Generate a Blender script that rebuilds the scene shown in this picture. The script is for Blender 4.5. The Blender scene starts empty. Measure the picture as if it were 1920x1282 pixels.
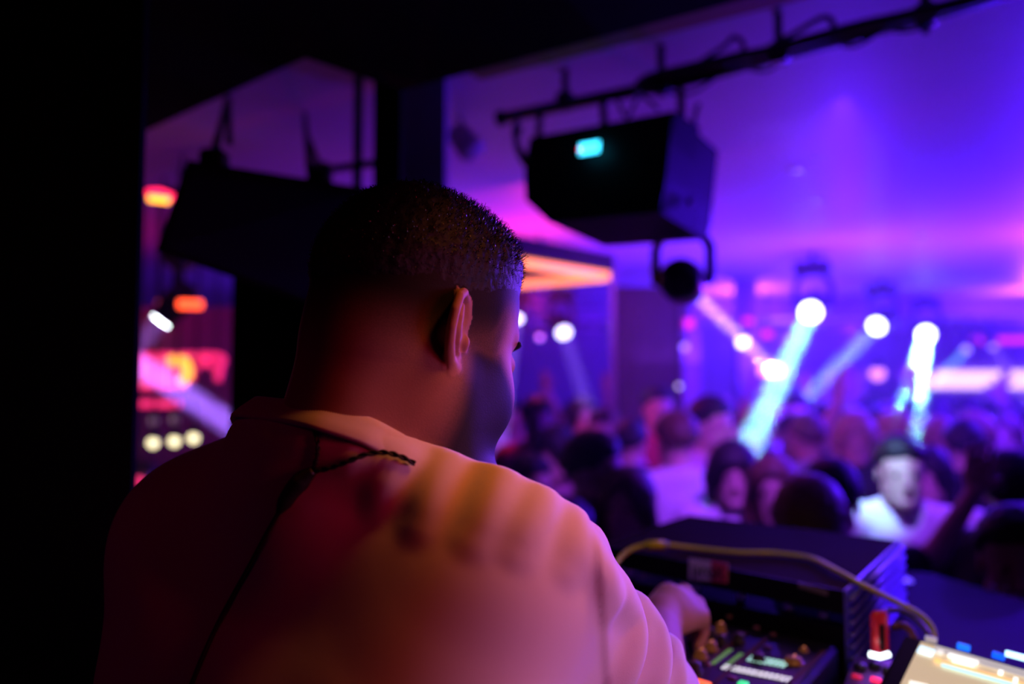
import bpy, math, random
import numpy as np
from mathutils import Vector, Matrix

random.seed(7)
rng = np.random.default_rng(11)
SC = bpy.context.scene
COL = SC.collection
PI = math.pi

# ------------------------------------------------------------------ camera
CAM = np.array([0.0, 0.0, 1.60])
FPX = 1493.0                      # 28 mm on a 36 mm frame 1920 px wide
PITCH = math.radians(3.33)
cam_data = bpy.data.cameras.new('camera')
cam_data.lens = 28.0
cam_data.sensor_width = 36.0
cam_data.clip_start = 0.05
cam_data.clip_end = 60
cam_data.dof.use_dof = True
cam_data.dof.focus_distance = 0.68
cam_data.dof.aperture_fstop = 2.1
cam = bpy.data.objects.new('camera', cam_data)
cam.location = CAM
cam.rotation_euler = (PI / 2 + PITCH, 0, 0)
COL.objects.link(cam)
SC.camera = cam

# ------------------------------------------------------------------ world, exposure
world = bpy.data.worlds.new('night')
SC.world = world
world.use_nodes = True
world.node_tree.nodes['Background'].inputs[0].default_value = (0.02, 0.004, 0.03, 1)
world.node_tree.nodes['Background'].inputs[1].default_value = 0.02
SC.view_settings.view_transform = 'Standard'
SC.view_settings.look = 'None'
SC.view_settings.exposure = 0.0
SC.view_settings.gamma = 1.0
SC.view_settings.use_curve_mapping = False
SC.cycles.max_bounces = 6
SC.cycles.diffuse_bounces = 2
SC.cycles.glossy_bounces = 3
SC.cycles.transmission_bounces = 4
SC.cycles.transparent_max_bounces = 8
SC.cycles.volume_bounces = 0
SC.cycles.sample_clamp_indirect = 4.0
SC.cycles.use_denoising = True
SC.cycles.caustics_reflective = False
SC.cycles.caustics_refractive = False


def ray(px, py):
    x = (px - 960) / FPX
    y = (641 - py) / FPX
    d = np.array([x, math.cos(PITCH) - y * math.sin(PITCH), math.sin(PITCH) + y * math.cos(PITCH)])
    return d


def W(px, py, d):
    """point seen at pixel px,py at distance d along +Y"""
    r = ray(px, py)
    return CAM + r * (d / r[1])


def WZ(px, py, z):
    r = ray(px, py)
    return CAM + r * ((z - CAM[2]) / r[2])


def light(name, kind, loc, color, power, size=0.0, aim=None, angle=None, blend=0.3, size_y=None):
    l = bpy.data.lights.new(name, kind)
    l.color = color
    l.energy = power
    if kind == 'AREA':
        l.size = size
        if size_y:
            l.shape = 'RECTANGLE'
            l.size_y = size_y
    else:
        l.shadow_soft_size = size
    if kind == 'SPOT':
        l.spot_size = math.radians(angle)
        l.spot_blend = blend
    o = bpy.data.objects.new(name, l)
    o.location = Vector(loc)
    if aim is not None:
        dv = Vector(aim) - Vector(loc)
        o.rotation_euler = dv.to_track_quat('-Z', 'Y').to_euler()
    COL.objects.link(o)
    return o


CEIL = 2.62
DANCE = -0.35
# booth lights: warm spot, violet wash from the hall, unseen pink and crimson fills
light('booth_warm_spot', 'SPOT', (0.42, 0.575, 2.32), (1.0, 0.24, 0.035), 20, 0.10, (-0.03, 0.60, 1.50), 26, 0.8)
light('desk_warm_lamp', 'SPOT', (0.45, 0.80, 2.3), (1.0, 0.60, 0.30), 5, 0.03, (0.45, 1.35, 1.3), 50, 0.6)
light('hall_violet_wash', 'AREA', (1.25, 2.2, 2.0), (0.42, 0.11, 1.0), 1.5, 0.5, (0.0, 0.7, 1.45)).data.spread = math.radians(50)
light('booth_side_pink', 'AREA', (1.2, 0.52, 1.48), (0.68, 0.29, 0.82), 0.68, 0.5, (0.1, 0.72, 1.32)).data.spread = math.radians(50)
light('booth_red_wash', 'AREA', (1.25, 0.0, 1.75), (1.0, 0.008, 0.06), 0.55, 0.5, (-0.05, 0.75, 1.4)).data.spread = math.radians(60)
light('left_red_lamp', 'AREA', (-1.1, 0.1, 2.2), (1.0, 0.01, 0.08), 0.025, 0.4, (-0.25, 0.75, 1.4)).data.spread = math.radians(70)
# hall: added unseen area lights aimed up at the ceiling, and coloured fill points
light('ceiling_wash_a', 'AREA', (2.2, 6.0, 1.9), (0.11, 0.02, 1.0), 60, 2.4, (2.2, 6.2, 3.0), size_y=1.4)
light('ceiling_wash_b', 'AREA', (5.0, 5.0, 1.9), (0.10, 0.01, 1.0), 80, 2.4, (5.0, 5.2, 3.0), size_y=1.6)
light('ceiling_wash_c', 'AREA', (-0.2, 4.6, 1.9), (0.12, 0.005, 0.9), 12, 1.0, (-0.2, 4.8, 3.0), size_y=1.0)
light('ceiling_wash_d', 'AREA', (3.5, 9.8, 2.0), (0.13, 0.03, 1.0), 60, 4.0, (3.5, 10.0, 3.0), size_y=1.4)
light('ceiling_wash_e', 'AREA', (-3.0, 4.8, 1.9), (0.9, 0.005, 0.05), 4.0, 1.2, (-3.0, 5.0, 3.0), size_y=1.2)
light('ceiling_wash_f', 'AREA', (-2.2, 7.6, 1.9), (0.10, 0.02, 1.0), 3, 1.6, (-2.2, 7.8, 3.0), size_y=1.2)
light('front_cyan_fill', 'SPOT', (1.12, 2.42, 2.44), (.28, .80, 1.0), 220, 0.03, W(1650, 895, 3.1), 11, .7)  # unseen spot added to light the man in white
light('hall_front_fill', 'SPOT', (1.0, 2.32, 2.48), (.28, .04, 1.0), 230, 0.0, W(1400, 860, 4.2), 95, .9)  # unseen violet light added to brighten the crowd from the front
for i, (x, y, z, c, p) in enumerate([
        (2.3, 5.4, 2.0, (0.06, 0.005, 1.0), 150), (3.7, 5.0, 2.2, (0.055, 0.005, 1.0), 330),
        (2.4, 8.2, 2.3, (0.07, 0.01, 1.0), 380), (5.4, 8.2, 2.3, (0.06, 0.01, 1.0), 380),
        (1.0, 9.6, 2.3, (0.12, 0.005, 1.0), 110), (4.0, 11.5, 2.3, (0.09, 0.02, 1.0), 320)]):
    light('hall_blue_fill', 'POINT', (x, y, z), c, p, 0.0)  # sizeless points, never seen themselves, added to fill the hall with blue
light('near_blue_fill', 'POINT', (3.6, 4.0, 2.2), (0.10, 0.01, 1.0), 150, 0.0)  # unseen point added to throw blue on the stand's side, crowd and desk
light('hall_blue_fill', 'POINT', (6.0, 5.0, 2.3), (0.07, 0.01, 1.0), 160, 0.0)
light('glass_magenta_fill', 'POINT', (0.15, 5.0, 2.15), (1.0, .03, .30), 22, 0.0)  # unseen point added to tint the area behind the glass magenta
light('hall_magenta_fill', 'POINT', (-0.6, 3.6, 1.9), (0.8, 0.02, 0.5), 1.2, 0.0)
light('hall_pink_fill', 'POINT', (1.0, 3.0, 1.9), (0.7, 0.03, 0.8), 2.0, 0.0)
light('hall_red_fill', 'POINT', (-2.4, 4.6, 1.8), (1.0, 0.01, 0.12), .8, 0.0)


# ------------------------------------------------------------------ materials
def mat(name, col, rough=0.6, metal=0.0, emit=None, estr=0.0, noise=0.15, scale=30.0, bump=0.0, trans=0.0, spec=0.5,
        sheen=0.0, sss=0.0, alpha=1.0, ior=1.45):
    m = bpy.data.materials.new(name)
    m.use_nodes = True
    nt = m.node_tree
    b = nt.nodes['Principled BSDF']
    b.inputs['Roughness'].default_value = rough
    b.inputs['Metallic'].default_value = metal
    b.inputs['Specular IOR Level'].default_value = spec
    b.inputs['Transmission Weight'].default_value = trans
    b.inputs['IOR'].default_value = ior
    b.inputs['Sheen Weight'].default_value = sheen
    b.inputs['Alpha'].default_value = alpha
    if sss:
        b.inputs['Subsurface Weight'].default_value = sss
        b.inputs['Subsurface Radius'].default_value = (0.010, 0.004, 0.002)
        b.inputs['Subsurface Scale'].default_value = 0.6
    tc = nt.nodes.new('ShaderNodeTexCoord')
    n = nt.nodes.new('ShaderNodeTexNoise')
    n.inputs['Scale'].default_value = scale
    n.inputs['Detail'].default_value = 3
    nt.links.new(tc.outputs['Object'], n.inputs['Vector'])
    mx = nt.nodes.new('ShaderNodeMix')
    mx.data_type = 'RGBA'
    mx.inputs['A'].default_value = (*[c * (1 - noise) for c in col], 1)
    mx.inputs['B'].default_value = (*[min(1, c * (1 + noise)) for c in col], 1)
    nt.links.new(n.outputs['Fac'], mx.inputs['Factor'])
    nt.links.new(mx.outputs['Result'], b.inputs['Base Color'])
    if bump:
        bp = nt.nodes.new('ShaderNodeBump')
        bp.inputs['Strength'].default_value = bump
        bp.inputs['Distance'].default_value = 0.002
        nt.links.new(n.outputs['Fac'], bp.inputs['Height'])
        nt.links.new(bp.outputs['Normal'], b.inputs['Normal'])
    if emit is not None:
        b.inputs['Emission Color'].default_value = (*emit, 1)
        b.inputs['Emission Strength'].default_value = estr
    return m


M = {}
M['black'] = mat('black_paint', (0.004, 0.0036, 0.0045), 0.6, spec=0.2)
M['black_wall'] = mat('black_wall_paint', (0.004, 0.003, 0.004), 0.9, bump=0.2, spec=0.1)
M['black_metal'] = mat('black_metal', (0.018, 0.016, 0.022), 0.4, 0.4)
M['grille'] = mat('speaker_grille', (0.010, 0.007, 0.010), 0.7, 0.0, spec=0.2, scale=400, noise=0.5, bump=0.4)
M['ceiling'] = mat('gloss_ceiling', (0.62, 0.58, 0.66), 0.5, noise=0.05, scale=2.0, spec=0.2)
M['bulkhead'] = mat('bulkhead_plaster', (0.42, 0.22, 0.11), 0.7, noise=0.08, scale=4)
M['floor'] = mat('dark_floor', (0.05, 0.04, 0.06), 0.35, scale=8)
M['wall'] = mat('purple_wall', (0.20, 0.15, 0.22), 0.7, scale=5, noise=0.2)
M['wall_dark'] = mat('maroon_wall', (0.055, 0.04, 0.012), 0.7, scale=5, noise=0.2)
M['mirror'] = mat('column_gloss', (0.45, 0.35, 0.5), 0.25, 0.3, scale=3)
M['glass'] = mat('partition_glass', (0.9, 0.85, 0.95), 0.05, trans=1.0, alpha=1.0, ior=1.02, noise=0.0)
M['frame'] = mat('violet_frame', (0.25, 0.14, 0.22), 0.4, 0.3)
M['white_lens'] = mat('lens_white', (0.9, 0.9, 0.9), 0.2, emit=(0.70, 0.75, 1.0), estr=9)
M['violet_lens'] = mat('lens_violet', (0.9, 0.9, 0.9), 0.2, emit=(0.35, 0.2, 1.0), estr=2.2)
M['lens_hot'] = mat('lens_hot', (0.9, 0.9, 0.9), 0.2, emit=(0.85, 0.9, 1.0), estr=30)
M['led_orange'] = mat('led_orange', (0.9, 0.3, 0.1), 0.4, emit=(1.0, 0.23, 0.04), estr=2.3)
M['led_red'] = mat('led_red', (0.9, 0.05, 0.1), 0.4, emit=(1.0, 0.015, 0.10), estr=3.0)
M['led_pink'] = mat('led_pink', (0.9, 0.3, 0.4), 0.4, emit=(1.0, 0.02, 0.16), estr=1.2)
M['led_yellow'] = mat('led_yellow', (0.9, 0.7, 0.2), 0.4, emit=(1.0, 0.42, 0.03), estr=2.2)
M['lamp_pink'] = mat('lamp_pink', (0.9, 0.5, 0.5), 0.4, emit=(1.0, 0.32, 0.45), estr=1.6)
M['lamp_cream'] = mat('lamp_cream', (0.9, 0.85, 0.7), 0.4, emit=(1.0, 0.85, 0.5), estr=1.1)
M['bar_light'] = mat('bar_light', (0.9, 0.8, 0.6), 0.4, emit=(1.0, 0.62, 0.36), estr=1.7)
M['led_cyan'] = mat('display_cyan', (0.2, 0.8, 1.0), 0.3, emit=(0.04, 0.65, 1.0), estr=4.0)
M['white_cloth'] = mat('white_cloth', (0.78, 0.76, 0.78), 0.85, scale=60)
M['grey_cloth'] = mat('grey_cloth', (0.28, 0.27, 0.30), 0.85, scale=60)
M['black_cloth'] = mat('black_cloth', (0.018, 0.016, 0.022), 0.85, scale=60)
M['red_cloth'] = mat('red_cloth', (0.55, 0.05, 0.07), 0.8, scale=60)
M['pink_cloth'] = mat('pink_cloth', (0.70, 0.35, 0.45), 0.8, scale=60)
M['denim'] = mat('denim', (0.03, 0.04, 0.08), 0.85, scale=80)
M['skin_a'] = mat('skin_light', (0.62, 0.38, 0.29), 0.5, scale=20, noise=0.08)
M['skin_b'] = mat('skin_tan', (0.45, 0.25, 0.17), 0.5, scale=20, noise=0.08)
M['hair_black'] = mat('hair_black', (0.005, 0.004, 0.004), 0.6, scale=200, noise=0.4, bump=0.5)
M['hair_brown'] = mat('hair_brown', (0.10, 0.045, 0.025), 0.5, scale=200, noise=0.4, bump=0.5)
M['hair_blond'] = mat('hair_blond', (0.32, 0.17, 0.10), 0.5, scale=200, noise=0.4, bump=0.5)
M['eye'] = mat('eye_dark', (0.03, 0.02, 0.02), 0.15)
M['shoe'] = mat('shoe_leather', (0.03, 0.03, 0.03), 0.4)


# ------------------------------------------------------------------ mesh helpers
def tag(o, label=None, cat=None, group=None, kind=None):
    if label: o['label'] = label
    if cat: o['category'] = cat
    if group: o['group'] = group
    if kind: o['kind'] = kind
    return o


def empty(name, loc, label, cat, group=None):
    o = bpy.data.objects.new(name, None)
    o.empty_display_size = 0.05
    o.location = Vector(loc)
    COL.objects.link(o)
    return tag(o, label, cat, group)


def link_mesh(name, V, F, m, parent=None, smooth=False):
    me = bpy.data.meshes.new(name)
    if isinstance(F, np.ndarray) and F.ndim == 2:
        me.vertices.add(len(V))
        me.vertices.foreach_set('co', np.asarray(V, np.float32).ravel())
        n, k = F.shape
        me.loops.add(n * k)
        me.loops.foreach_set('vertex_index', F.astype(np.int32).ravel())
        me.polygons.add(n)
        me.polygons.foreach_set('loop_start', np.arange(0, n * k, k, dtype=np.int32))
        me.update(calc_edges=True)
    else:
        me.from_pydata([tuple(map(float, v)) for v in V], [], [tuple(int(i) for i in f) for f in F])
        me.update()
    if smooth:
        me.polygons.foreach_set('use_smooth', np.ones(len(me.polygons), bool))
    me.materials.append(m)
    o = bpy.data.objects.new(name, me)
    COL.objects.link(o)
    if parent is not None:
        o.parent = parent
        # vertices are given in world space: take the parent's offset back out
        pm = Matrix.Identity(4)
        p = parent
        chain = []
        while p is not None:
            chain.append(p)
            p = p.parent
        for p in reversed(chain):
            pm = pm @ Matrix.LocRotScale(p.location, p.rotation_euler, p.scale)
        me.transform(pm.inverted())
    return o


class MB:
    """collects shapes in world space, then becomes one mesh object"""
    def __init__(s):
        s.V, s.F = [], []

    def add(s, V, F):
        b = len(s.V)
        s.V += [tuple(map(float, v)) for v in V]
        s.F += [tuple(i + b for i in f) for f in F]
        return s

    def hexa(s, p):
        """8 points: bottom a b c d, top a b c d"""
        return s.add(p, [(3, 2, 1, 0), (4, 5, 6, 7), (0, 1, 5, 4), (1, 2, 6, 5), (2, 3, 7, 6), (3, 0, 4, 7)])

    def box(s, c, size, rz=0.0, R=None, bevel=0.0):
        hx, hy, hz = [v / 2 for v in size]
        if R is None:
            R = Matrix.Rotation(rz, 3, 'Z')
        if bevel <= 0:
            pts = [(-hx, -hy, -hz), (hx, -hy, -hz), (hx, hy, -hz), (-hx, hy, -hz),
                   (-hx, -hy, hz), (hx, -hy, hz), (hx, hy, hz), (-hx, hy, hz)]
            return s.hexa([Vector(c) + R @ Vector(p) for p in pts])
        b = min(bevel, hx * .99, hy * .99, hz * .99)
        V, idx = [], {}
        for ix in (-1, 1):
            for iy in (-1, 1):
                for iz in (-1, 1):
                    for ax in range(3):
                        p = [ix * (hx - b), iy * (hy - b), iz * (hz - b)]
                        p[ax] += (ix, iy, iz)[ax] * b
                        idx[(ix, iy, iz, ax)] = len(V)
                        V.append(Vector(c) + R @ Vector(p))
        F = []
        for ax in range(3):
            o1, o2 = [(1, 2), (2, 0), (0, 1)][ax]
            for sg in (-1, 1):
                q = []
                for (a, bb) in ((-1, -1), (1, -1), (1, 1), (-1, 1)):
                    k = [0, 0, 0]
                    k[ax], k[o1], k[o2] = sg, a, bb
                    q.append(idx[(*k, ax)])
                F.append(tuple(q if sg > 0 else q[::-1]))
        for ax in range(3):
            o1, o2 = [(1, 2), (2, 0), (0, 1)][ax]
            for a in (-1, 1):
                for bb in (-1, 1):
                    k0, k1 = [0, 0, 0], [0, 0, 0]
                    k0[ax], k1[ax] = -1, 1
                    k0[o1] = k1[o1] = a
                    k0[o2] = k1[o2] = bb
                    q = [idx[(*k0, o1)], idx[(*k1, o1)], idx[(*k1, o2)], idx[(*k0, o2)]]
                    F.append(tuple(q if a * bb < 0 else q[::-1]))
        for ix in (-1, 1):
            for iy in (-1, 1):
                for iz in (-1, 1):
                    q = [idx[(ix, iy, iz, a)] for a in range(3)]
                    F.append(tuple(q if ix * iy * iz > 0 else q[::-1]))
        return s.add(V, F)

    def tube(s, pts, r, n=8, cap=True, radii=None):
        pts = [Vector(p) for p in pts]
        V, F = [], []
        up = None
        for i, p in enumerate(pts):
            t = (pts[min(i + 1, len(pts) - 1)] - pts[max(i - 1, 0)]).normalized()
            if up is None:
                up = t.orthogonal().normalized()
            else:
                up = (up - t * up.dot(t))
                up = up.normalized() if up.length > 1e-6 else t.orthogonal().normalized()
            w = t.cross(up)
            rr = radii[i] if radii is not None else r
            for k in range(n):
                a = 2 * PI * k / n
                V.append(p + (up * math.cos(a) + w * math.sin(a)) * rr)
        for i in range(len(pts) - 1):
            for k in range(n):
                a, b = i * n + k, i * n + (k + 1) % n
                F.append((a, b, b + n, a + n))
        if cap:
            F.append(tuple(range(n))[::-1])
            F.append(tuple((len(pts) - 1) * n + k for k in range(n)))
        return s.add(V, F)

    def cone(s, p0, p1, r0, r1, n=24):
        return s.tube([p0, p1], r0, n, True, [r0, r1])

    def lathe(s, p0, axis, prof, n=24):
        """prof: list of (distance along axis, radius)"""
        a = Vector(axis).normalized()
        return s.tube_prof(Vector(p0), a, prof, n)

    def tube_prof(s, p0, a, prof, n):
        u = a.orthogonal().normalized()
        w = a.cross(u)
        V, F = [], []
        for (h, r) in prof:
            for k in range(n):
                t = 2 * PI * k / n
                V.append(p0 + a * h + (u * math.cos(t) + w * math.sin(t)) * r)
        for i in range(len(prof) - 1):
            for k in range(n):
                q, b = i * n + k, i * n + (k + 1) % n
                F.append((q, b, b + n, q + n))
        F.append(tuple(range(n))[::-1])
        F.append(tuple((len(prof) - 1) * n + k for k in range(n)))
        return s.add(V, F)

    def sphere(s, c, r, n=12, squash=(1, 1, 1)):
        V, F = [], []
        for i in range(1, n):
            th = PI * i / n
            for k in range(2 * n):
                ph = PI * k / n
                V.append((c[0] + r * squash[0] * math.sin(th) * math.cos(ph), c[1] + r * squash[1] * math.sin(th) * math.sin(ph),
                          c[2] + r * squash[2] * math.cos(th)))
        m = 2 * n
        for i in range(n - 2):
            for k in range(m):
                a, b = i * m + k, i * m + (k + 1) % m
                F.append((a, a + m, b + m, b))
        V.append((c[0], c[1], c[2] + r * squash[2]))
        V.append((c[0], c[1], c[2] - r * squash[2]))
        for k in range(m):
            F.append((len(V) - 2, k, (k + 1) % m))
            F.append((len(V) - 1, (n - 2) * m + (k + 1) % m, (n - 2) * m + k))
        return s.add(V, F)

    def build(s, name, m, parent=None, smooth=False):
        return link_mesh(name, s.V, s.F, m, parent, smooth)


def spline(pts, n=12):
    """Catmull-Rom through the points"""
    P = [np.array(p, float) for p in pts]
    P = [2 * P[0] - P[1]] + P + [2 * P[-1] - P[-2]]
    out = []
    for i in range(1, len(P) - 2):
        for k in range(n):
            t = k / n
            a, b, c, d = P[i - 1:i + 3]
            out.append(0.5 * (2 * b + (c - a) * t + (2 * a - 5 * b + 4 * c - d) * t * t + (3 * b - a - 3 * c + d) * t ** 3))
    out.append(P[-2])
    return out


# ------------------------------------------------------------------ distance-field sculpting
def sd_ell(p, c, r, R=None):
    q = p - np.asarray(c)
    if R is not None:
        q = q @ R
    r = np.asarray(r)
    k0 = np.linalg.norm(q / r, axis=1)
    k1 = np.linalg.norm(q / (r * r), axis=1) + 1e-9
    return k0 * (k0 - 1.0) / k1


def sd_cone(p, a, b, ra, rb):
    a = np.asarray(a, float)
    b = np.asarray(b, float)
    ba = b - a
    h = np.clip(((p - a) @ ba) / (ba @ ba + 1e-12), 0, 1)
    return np.linalg.norm(p - a - h[:, None] * ba, axis=1) - (ra + (rb - ra) * h)


def sd_poly(p, pts, r):
    d = None
    for i in range(len(pts) - 1):
        ra = r[i] if isinstance(r, (list, tuple)) else r
        rb = r[i + 1] if isinstance(r, (list, tuple)) else r
        e = sd_cone(p, pts[i], pts[i + 1], ra, rb)
        d = e if d is None else np.minimum(d, e)
    return d


def smin(a, b, k):
    h = np.maximum(k - np.abs(a - b), 0) / k
    return np.minimum(a, b) - h * h * k * 0.25


def smax(a, b, k):
    return -smin(-a, -b, k)


def axis_steps(lo, hi, coarse, fines=()):
    """grid lines from lo to hi, finer inside the given (a, b, step) ranges"""
    out = [lo]
    x = lo
    while x < hi:
        st = coarse
        for (a, b, f) in fines:
            if a <= x <= b:
                st = min(st, f)
            elif x < a and x + st > a:
                st = max(f, min(st, a - x + 1e-6))
        x += st
        out.append(x)
    return np.array(out)


def sculpt(f, X, Y, Z, project=2):
    B = 8
    def pad(A):
        n = (-len(A)) % B
        if n:
            st = A[-1] - A[-2]
            A = np.concatenate([A, A[-1] + st * np.arange(1, n + 1)])
        return A
    X, Y, Z = pad(X), pad(Y), pad(Z)
    nx, ny, nz = len(X) // B, len(Y) // B, len(Z) // B
    def cen(A):
        a = A.reshape(-1, B)
        return (a[:, 0] + a[:, -1]) / 2, (a[:, -1] - a[:, 0]) / 2 + (a[:, 1] - a[:, 0])
    cx, hx = cen(X); cy, hy = cen(Y); cz, hz = cen(Z)
    G = np.stack(np.meshgrid(cx, cy, cz, indexing='ij'), -1).reshape(-1, 3)
    H = np.sqrt((np.stack(np.meshgrid(hx, hy, hz, indexing='ij'), -1) ** 2).sum(-1)).ravel()
    dc = f(G)
    act = np.nonzero(np.abs(dc) < 1.35 * H + 0.012)[0]
    D = np.repeat(np.repeat(np.repeat(dc.reshape(nx, ny, nz), B, 0), B, 1), B, 2).astype(np.float32)
    D6 = D.reshape(nx, B, ny, B, nz, B)
    bi, bj, bk = np.unravel_index(act, (nx, ny, nz))
    o = np.arange(B)
    for s in range(0, len(act), 3000):
        a, b, c = bi[s:s + 3000], bj[s:s + 3000], bk[s:s + 3000]
        gx = X[(a[:, None] * B + o)][:, :, None, None] + np.zeros((1, 1, B, B))
        gy = Y[(b[:, None] * B + o)][:, None, :, None] + np.zeros((1, B, 1, B))
        gz = Z[(c[:, None] * B + o)][:, None, None, :] + np.zeros((1, B, B, 1))
        P = np.stack([gx, gy, gz], -1).reshape(-1, 3)
        d = f(P).reshape(-1, B, B, B)
        D6[a, :, b, :, c, :] = d
    S = D < 0
    N = D.shape
    M1 = (N[0] + 1, N[1] + 1, N[2] + 1)       # cell ids, cell (i,j,k) has corners i..i+1
    strides = (M1[1] * M1[2], M1[2], 1)
    ids, pts, quads = [], [], []
    AX = (X, Y, Z)
    for ax in range(3):
        sl0 = [slice(None)] * 3; sl1 = [slice(None)] * 3
        sl0[ax] = slice(0, -1); sl1[ax] = slice(1, None)
        s0, s1 = S[tuple(sl0)], S[tuple(sl1)]
        e = np.nonzero(s0 != s1)
        i0 = list(e); i1 = list(e)
        i1[ax] = e[ax] + 1
        d0 = D[tuple(i0)].astype(float); d1 = D[tuple(i1)].astype(float)
        t = np.clip(d0 / (d0 - d1), 0.02, 0.98)
        P = np.stack([AX[k][e[k]] for k in range(3)], -1)
        P[:, ax] += t * (AX[ax][e[ax] + 1] - AX[ax][e[ax]])
        u, v = [(1, 2), (2, 0), (0, 1)][ax]
        base = (e[0] + 1) * strides[0] + (e[1] + 1) * strides[1] + (e[2] + 1) * strides[2]
        su, sv = strides[u], strides[v]
        q = np.stack([base - su - sv, base - sv, base, base - su], -1)
        flip = ~s0[e]
        q[flip] = q[flip][:, ::-1]
        quads.append(q)
        for k in range(4):
            ids.append(q[:, k]); pts.append(P)
    Q = np.concatenate(quads)
    I = np.concatenate(ids); PP = np.concatenate(pts)
    uq, inv = np.unique(I, return_inverse=True)
    cnt = np.bincount(inv).astype(float)
    V = np.stack([np.bincount(inv, PP[:, k]) / cnt for k in range(3)], -1)
    F = np.searchsorted(uq, Q)
    for _ in range(project):
        d = f(V)
        h = 0.0006
        g = np.stack([f(V + np.eye(3)[k] * h) - f(V - np.eye(3)[k] * h) for k in range(3)], -1) / (2 * h)
        gl = np.linalg.norm(g, axis=1)
        ok = gl > 0.3
        step = np.clip(d / np.maximum(gl, 0.3) ** 2, -0.003, 0.003)
        V[ok] -= 0.8 * (g * step[:, None])[ok]
    return V, F


def float_attr(o, name, vals):
    a = o.data.attributes.new(name, 'FLOAT', 'POINT')
    a.data.foreach_set('value', np.asarray(vals, np.float32))
# ================================================================== THE DJ
A_ = np.array
HO = W(766, 636, 0.70)                      # point between the ears
YAW, HP = math.radians(47), math.radians(19)
hF = A_([math.sin(YAW) * math.cos(HP), math.cos(YAW) * math.cos(HP), -math.sin(HP)])
hR = A_([math.cos(YAW), -math.sin(YAW), 0.0])
hU = np.cross(hR, hF)
HB = np.stack([hR, hF, hU], 1)              # columns


def hw(r, f, u):
    return HO + hR * r + hF * f + hU * u


def skull_sd(q):
    d = sd_ell(q, (0, -.010, .040), (.073, .0900, .0935))
    d = smin(d, sd_ell(q, (0, .036, .036), (.066, .054, .074)), .03)
    return d


E_O = A_([.071, .000, -.002])
_t = math.radians(33)
eB = A_([math.sin(_t), -math.cos(_t), -.06]); eB /= np.linalg.norm(eB)
eC = A_([-.03, -.14, 1.0]); eC -= eB * (eC @ eB); eC /= np.linalg.norm(eC)
eN = np.cross(eC, eB); eN = eN if eN[0] > 0 else -eN
EB_ = np.stack([eB, eC, eN], 1)


def ear_sd(q, side=1):
    q = q.copy()
    q[:, 0] *= side
    e = (q - E_O) @ EB_ / .9
    plate = sd_ell(e, (.013, .004, -.001), (.0175, .031, .0032))
    rim = [(-.003, .004, .001), (-.005, .020, .002), (.002, .034, .002), (.014, .0385, .003), (.0265, .031, .004),
           (.032, .017, .004), (.0315, .001, .003), (.026, -.013, .002), (.017, -.024, .001), (.008, -.031, 0)]
    d = smin(plate, sd_poly(e, rim, [.0028, .0034, .0038, .0042, .0044, .0042, .0038, .0036, .0042, .0060]), .005)
    d = smin(d, sd_poly(e, [(.013, .026, .003), (.0205, .014, .005), (.0215, .002, .005), (.017, -.009, .005), (.009, -.016, .003)],
                        [.0024, .0034, .0036, .0034, .0036]), .004)
    d = smin(d, sd_ell(e, (.007, -.029, 0), (.0085, .0095, .0045)), .005)
    d = smax(d, -sd_ell(e, (.0075, -.003, .009), (.0095, .0125, .0085)), .003)
    d = smin(d, sd_ell(e, (-.002, -.004, .005), (.0045, .0070, .0050)), .004)
    d = smin(d, sd_cone(e, (.004, .004, -.012), (.010, -.002, -.006), .012, .011), .006)
    return d * .9


def head_sd(q):
    d = skull_sd(q)
    qa = q.copy()
    qa[:, 0] = np.abs(qa[:, 0])
    d = smin(d, sd_ell(q, (0, .040, -.040), (.066, .058, .078)), .03)
    d = smin(d, sd_cone(qa, (.057, .002, -.042), (.052, .018, -.080), .022, .023), .03)      # jaw angle
    d = smin(d, sd_cone(qa, (.052, .018, -.080), (.012, .085, -.104), .023, .021), .025)
    d = smin(d, sd_ell(qa, (.043, .055, -.038), (.028, .036, .036)), .025)                    # cheeks
    d = smin(d, sd_cone(qa, (.0, .088, .024), (.040, .076, .030), .010, .009), .012)          # brow
    d = smax(d, -sd_ell(qa, (.031, .112, .006), (.019, .020, .013)), .012)                    # eye sockets
    d = smin(d, sd_ell(qa, (.031, .082, .006), (.0155, .0145, .0125)), .004)
    d = smin(d, sd_cone(q, (0, .096, .010), (0, .119, -.034), .007, .0115), .012)             # nose
    d = smin(d, sd_ell(qa, (.013, .106, -.038), (.0085, .012, .0085)), .006)
    d = smin(d, sd_cone(qa, (0, .100, -.064), (.020, .093, -.067), .0062, .004), .006)        # lips
    d = smin(d, sd_cone(qa, (0, .099, -.074), (.018, .092, -.073), .0068, .004), .005)
    d = smin(d, sd_ell(q, (0, .090, -.104), (.020, .018, .017)), .012)
    return d


# skeleton of the upper body
C7 = W(606, 800, 0.66)
NB = A_([-.142, .690, 1.520])
RS = W(925, 1062, 0.66)
LS = W(385, 1020, 0.80)
RE = W(1205, 1338, 0.84)
RW = W(1235, 1162, 1.045)
CH = A_([-.132, .722, 1.330])
vS = A_([.88, -.475, 0.0])
vS /= np.linalg.norm(vS)
nS = A_([.475, .88, -.42]); nS /= np.linalg.norm(nS)
uS = np.cross(vS, nS)
BR = np.stack([vS, nS, uS], 1)
LE = LS + A_([-.02, .16, -.24])
LW = LE + A_([.20, .16, -.02])

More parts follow.
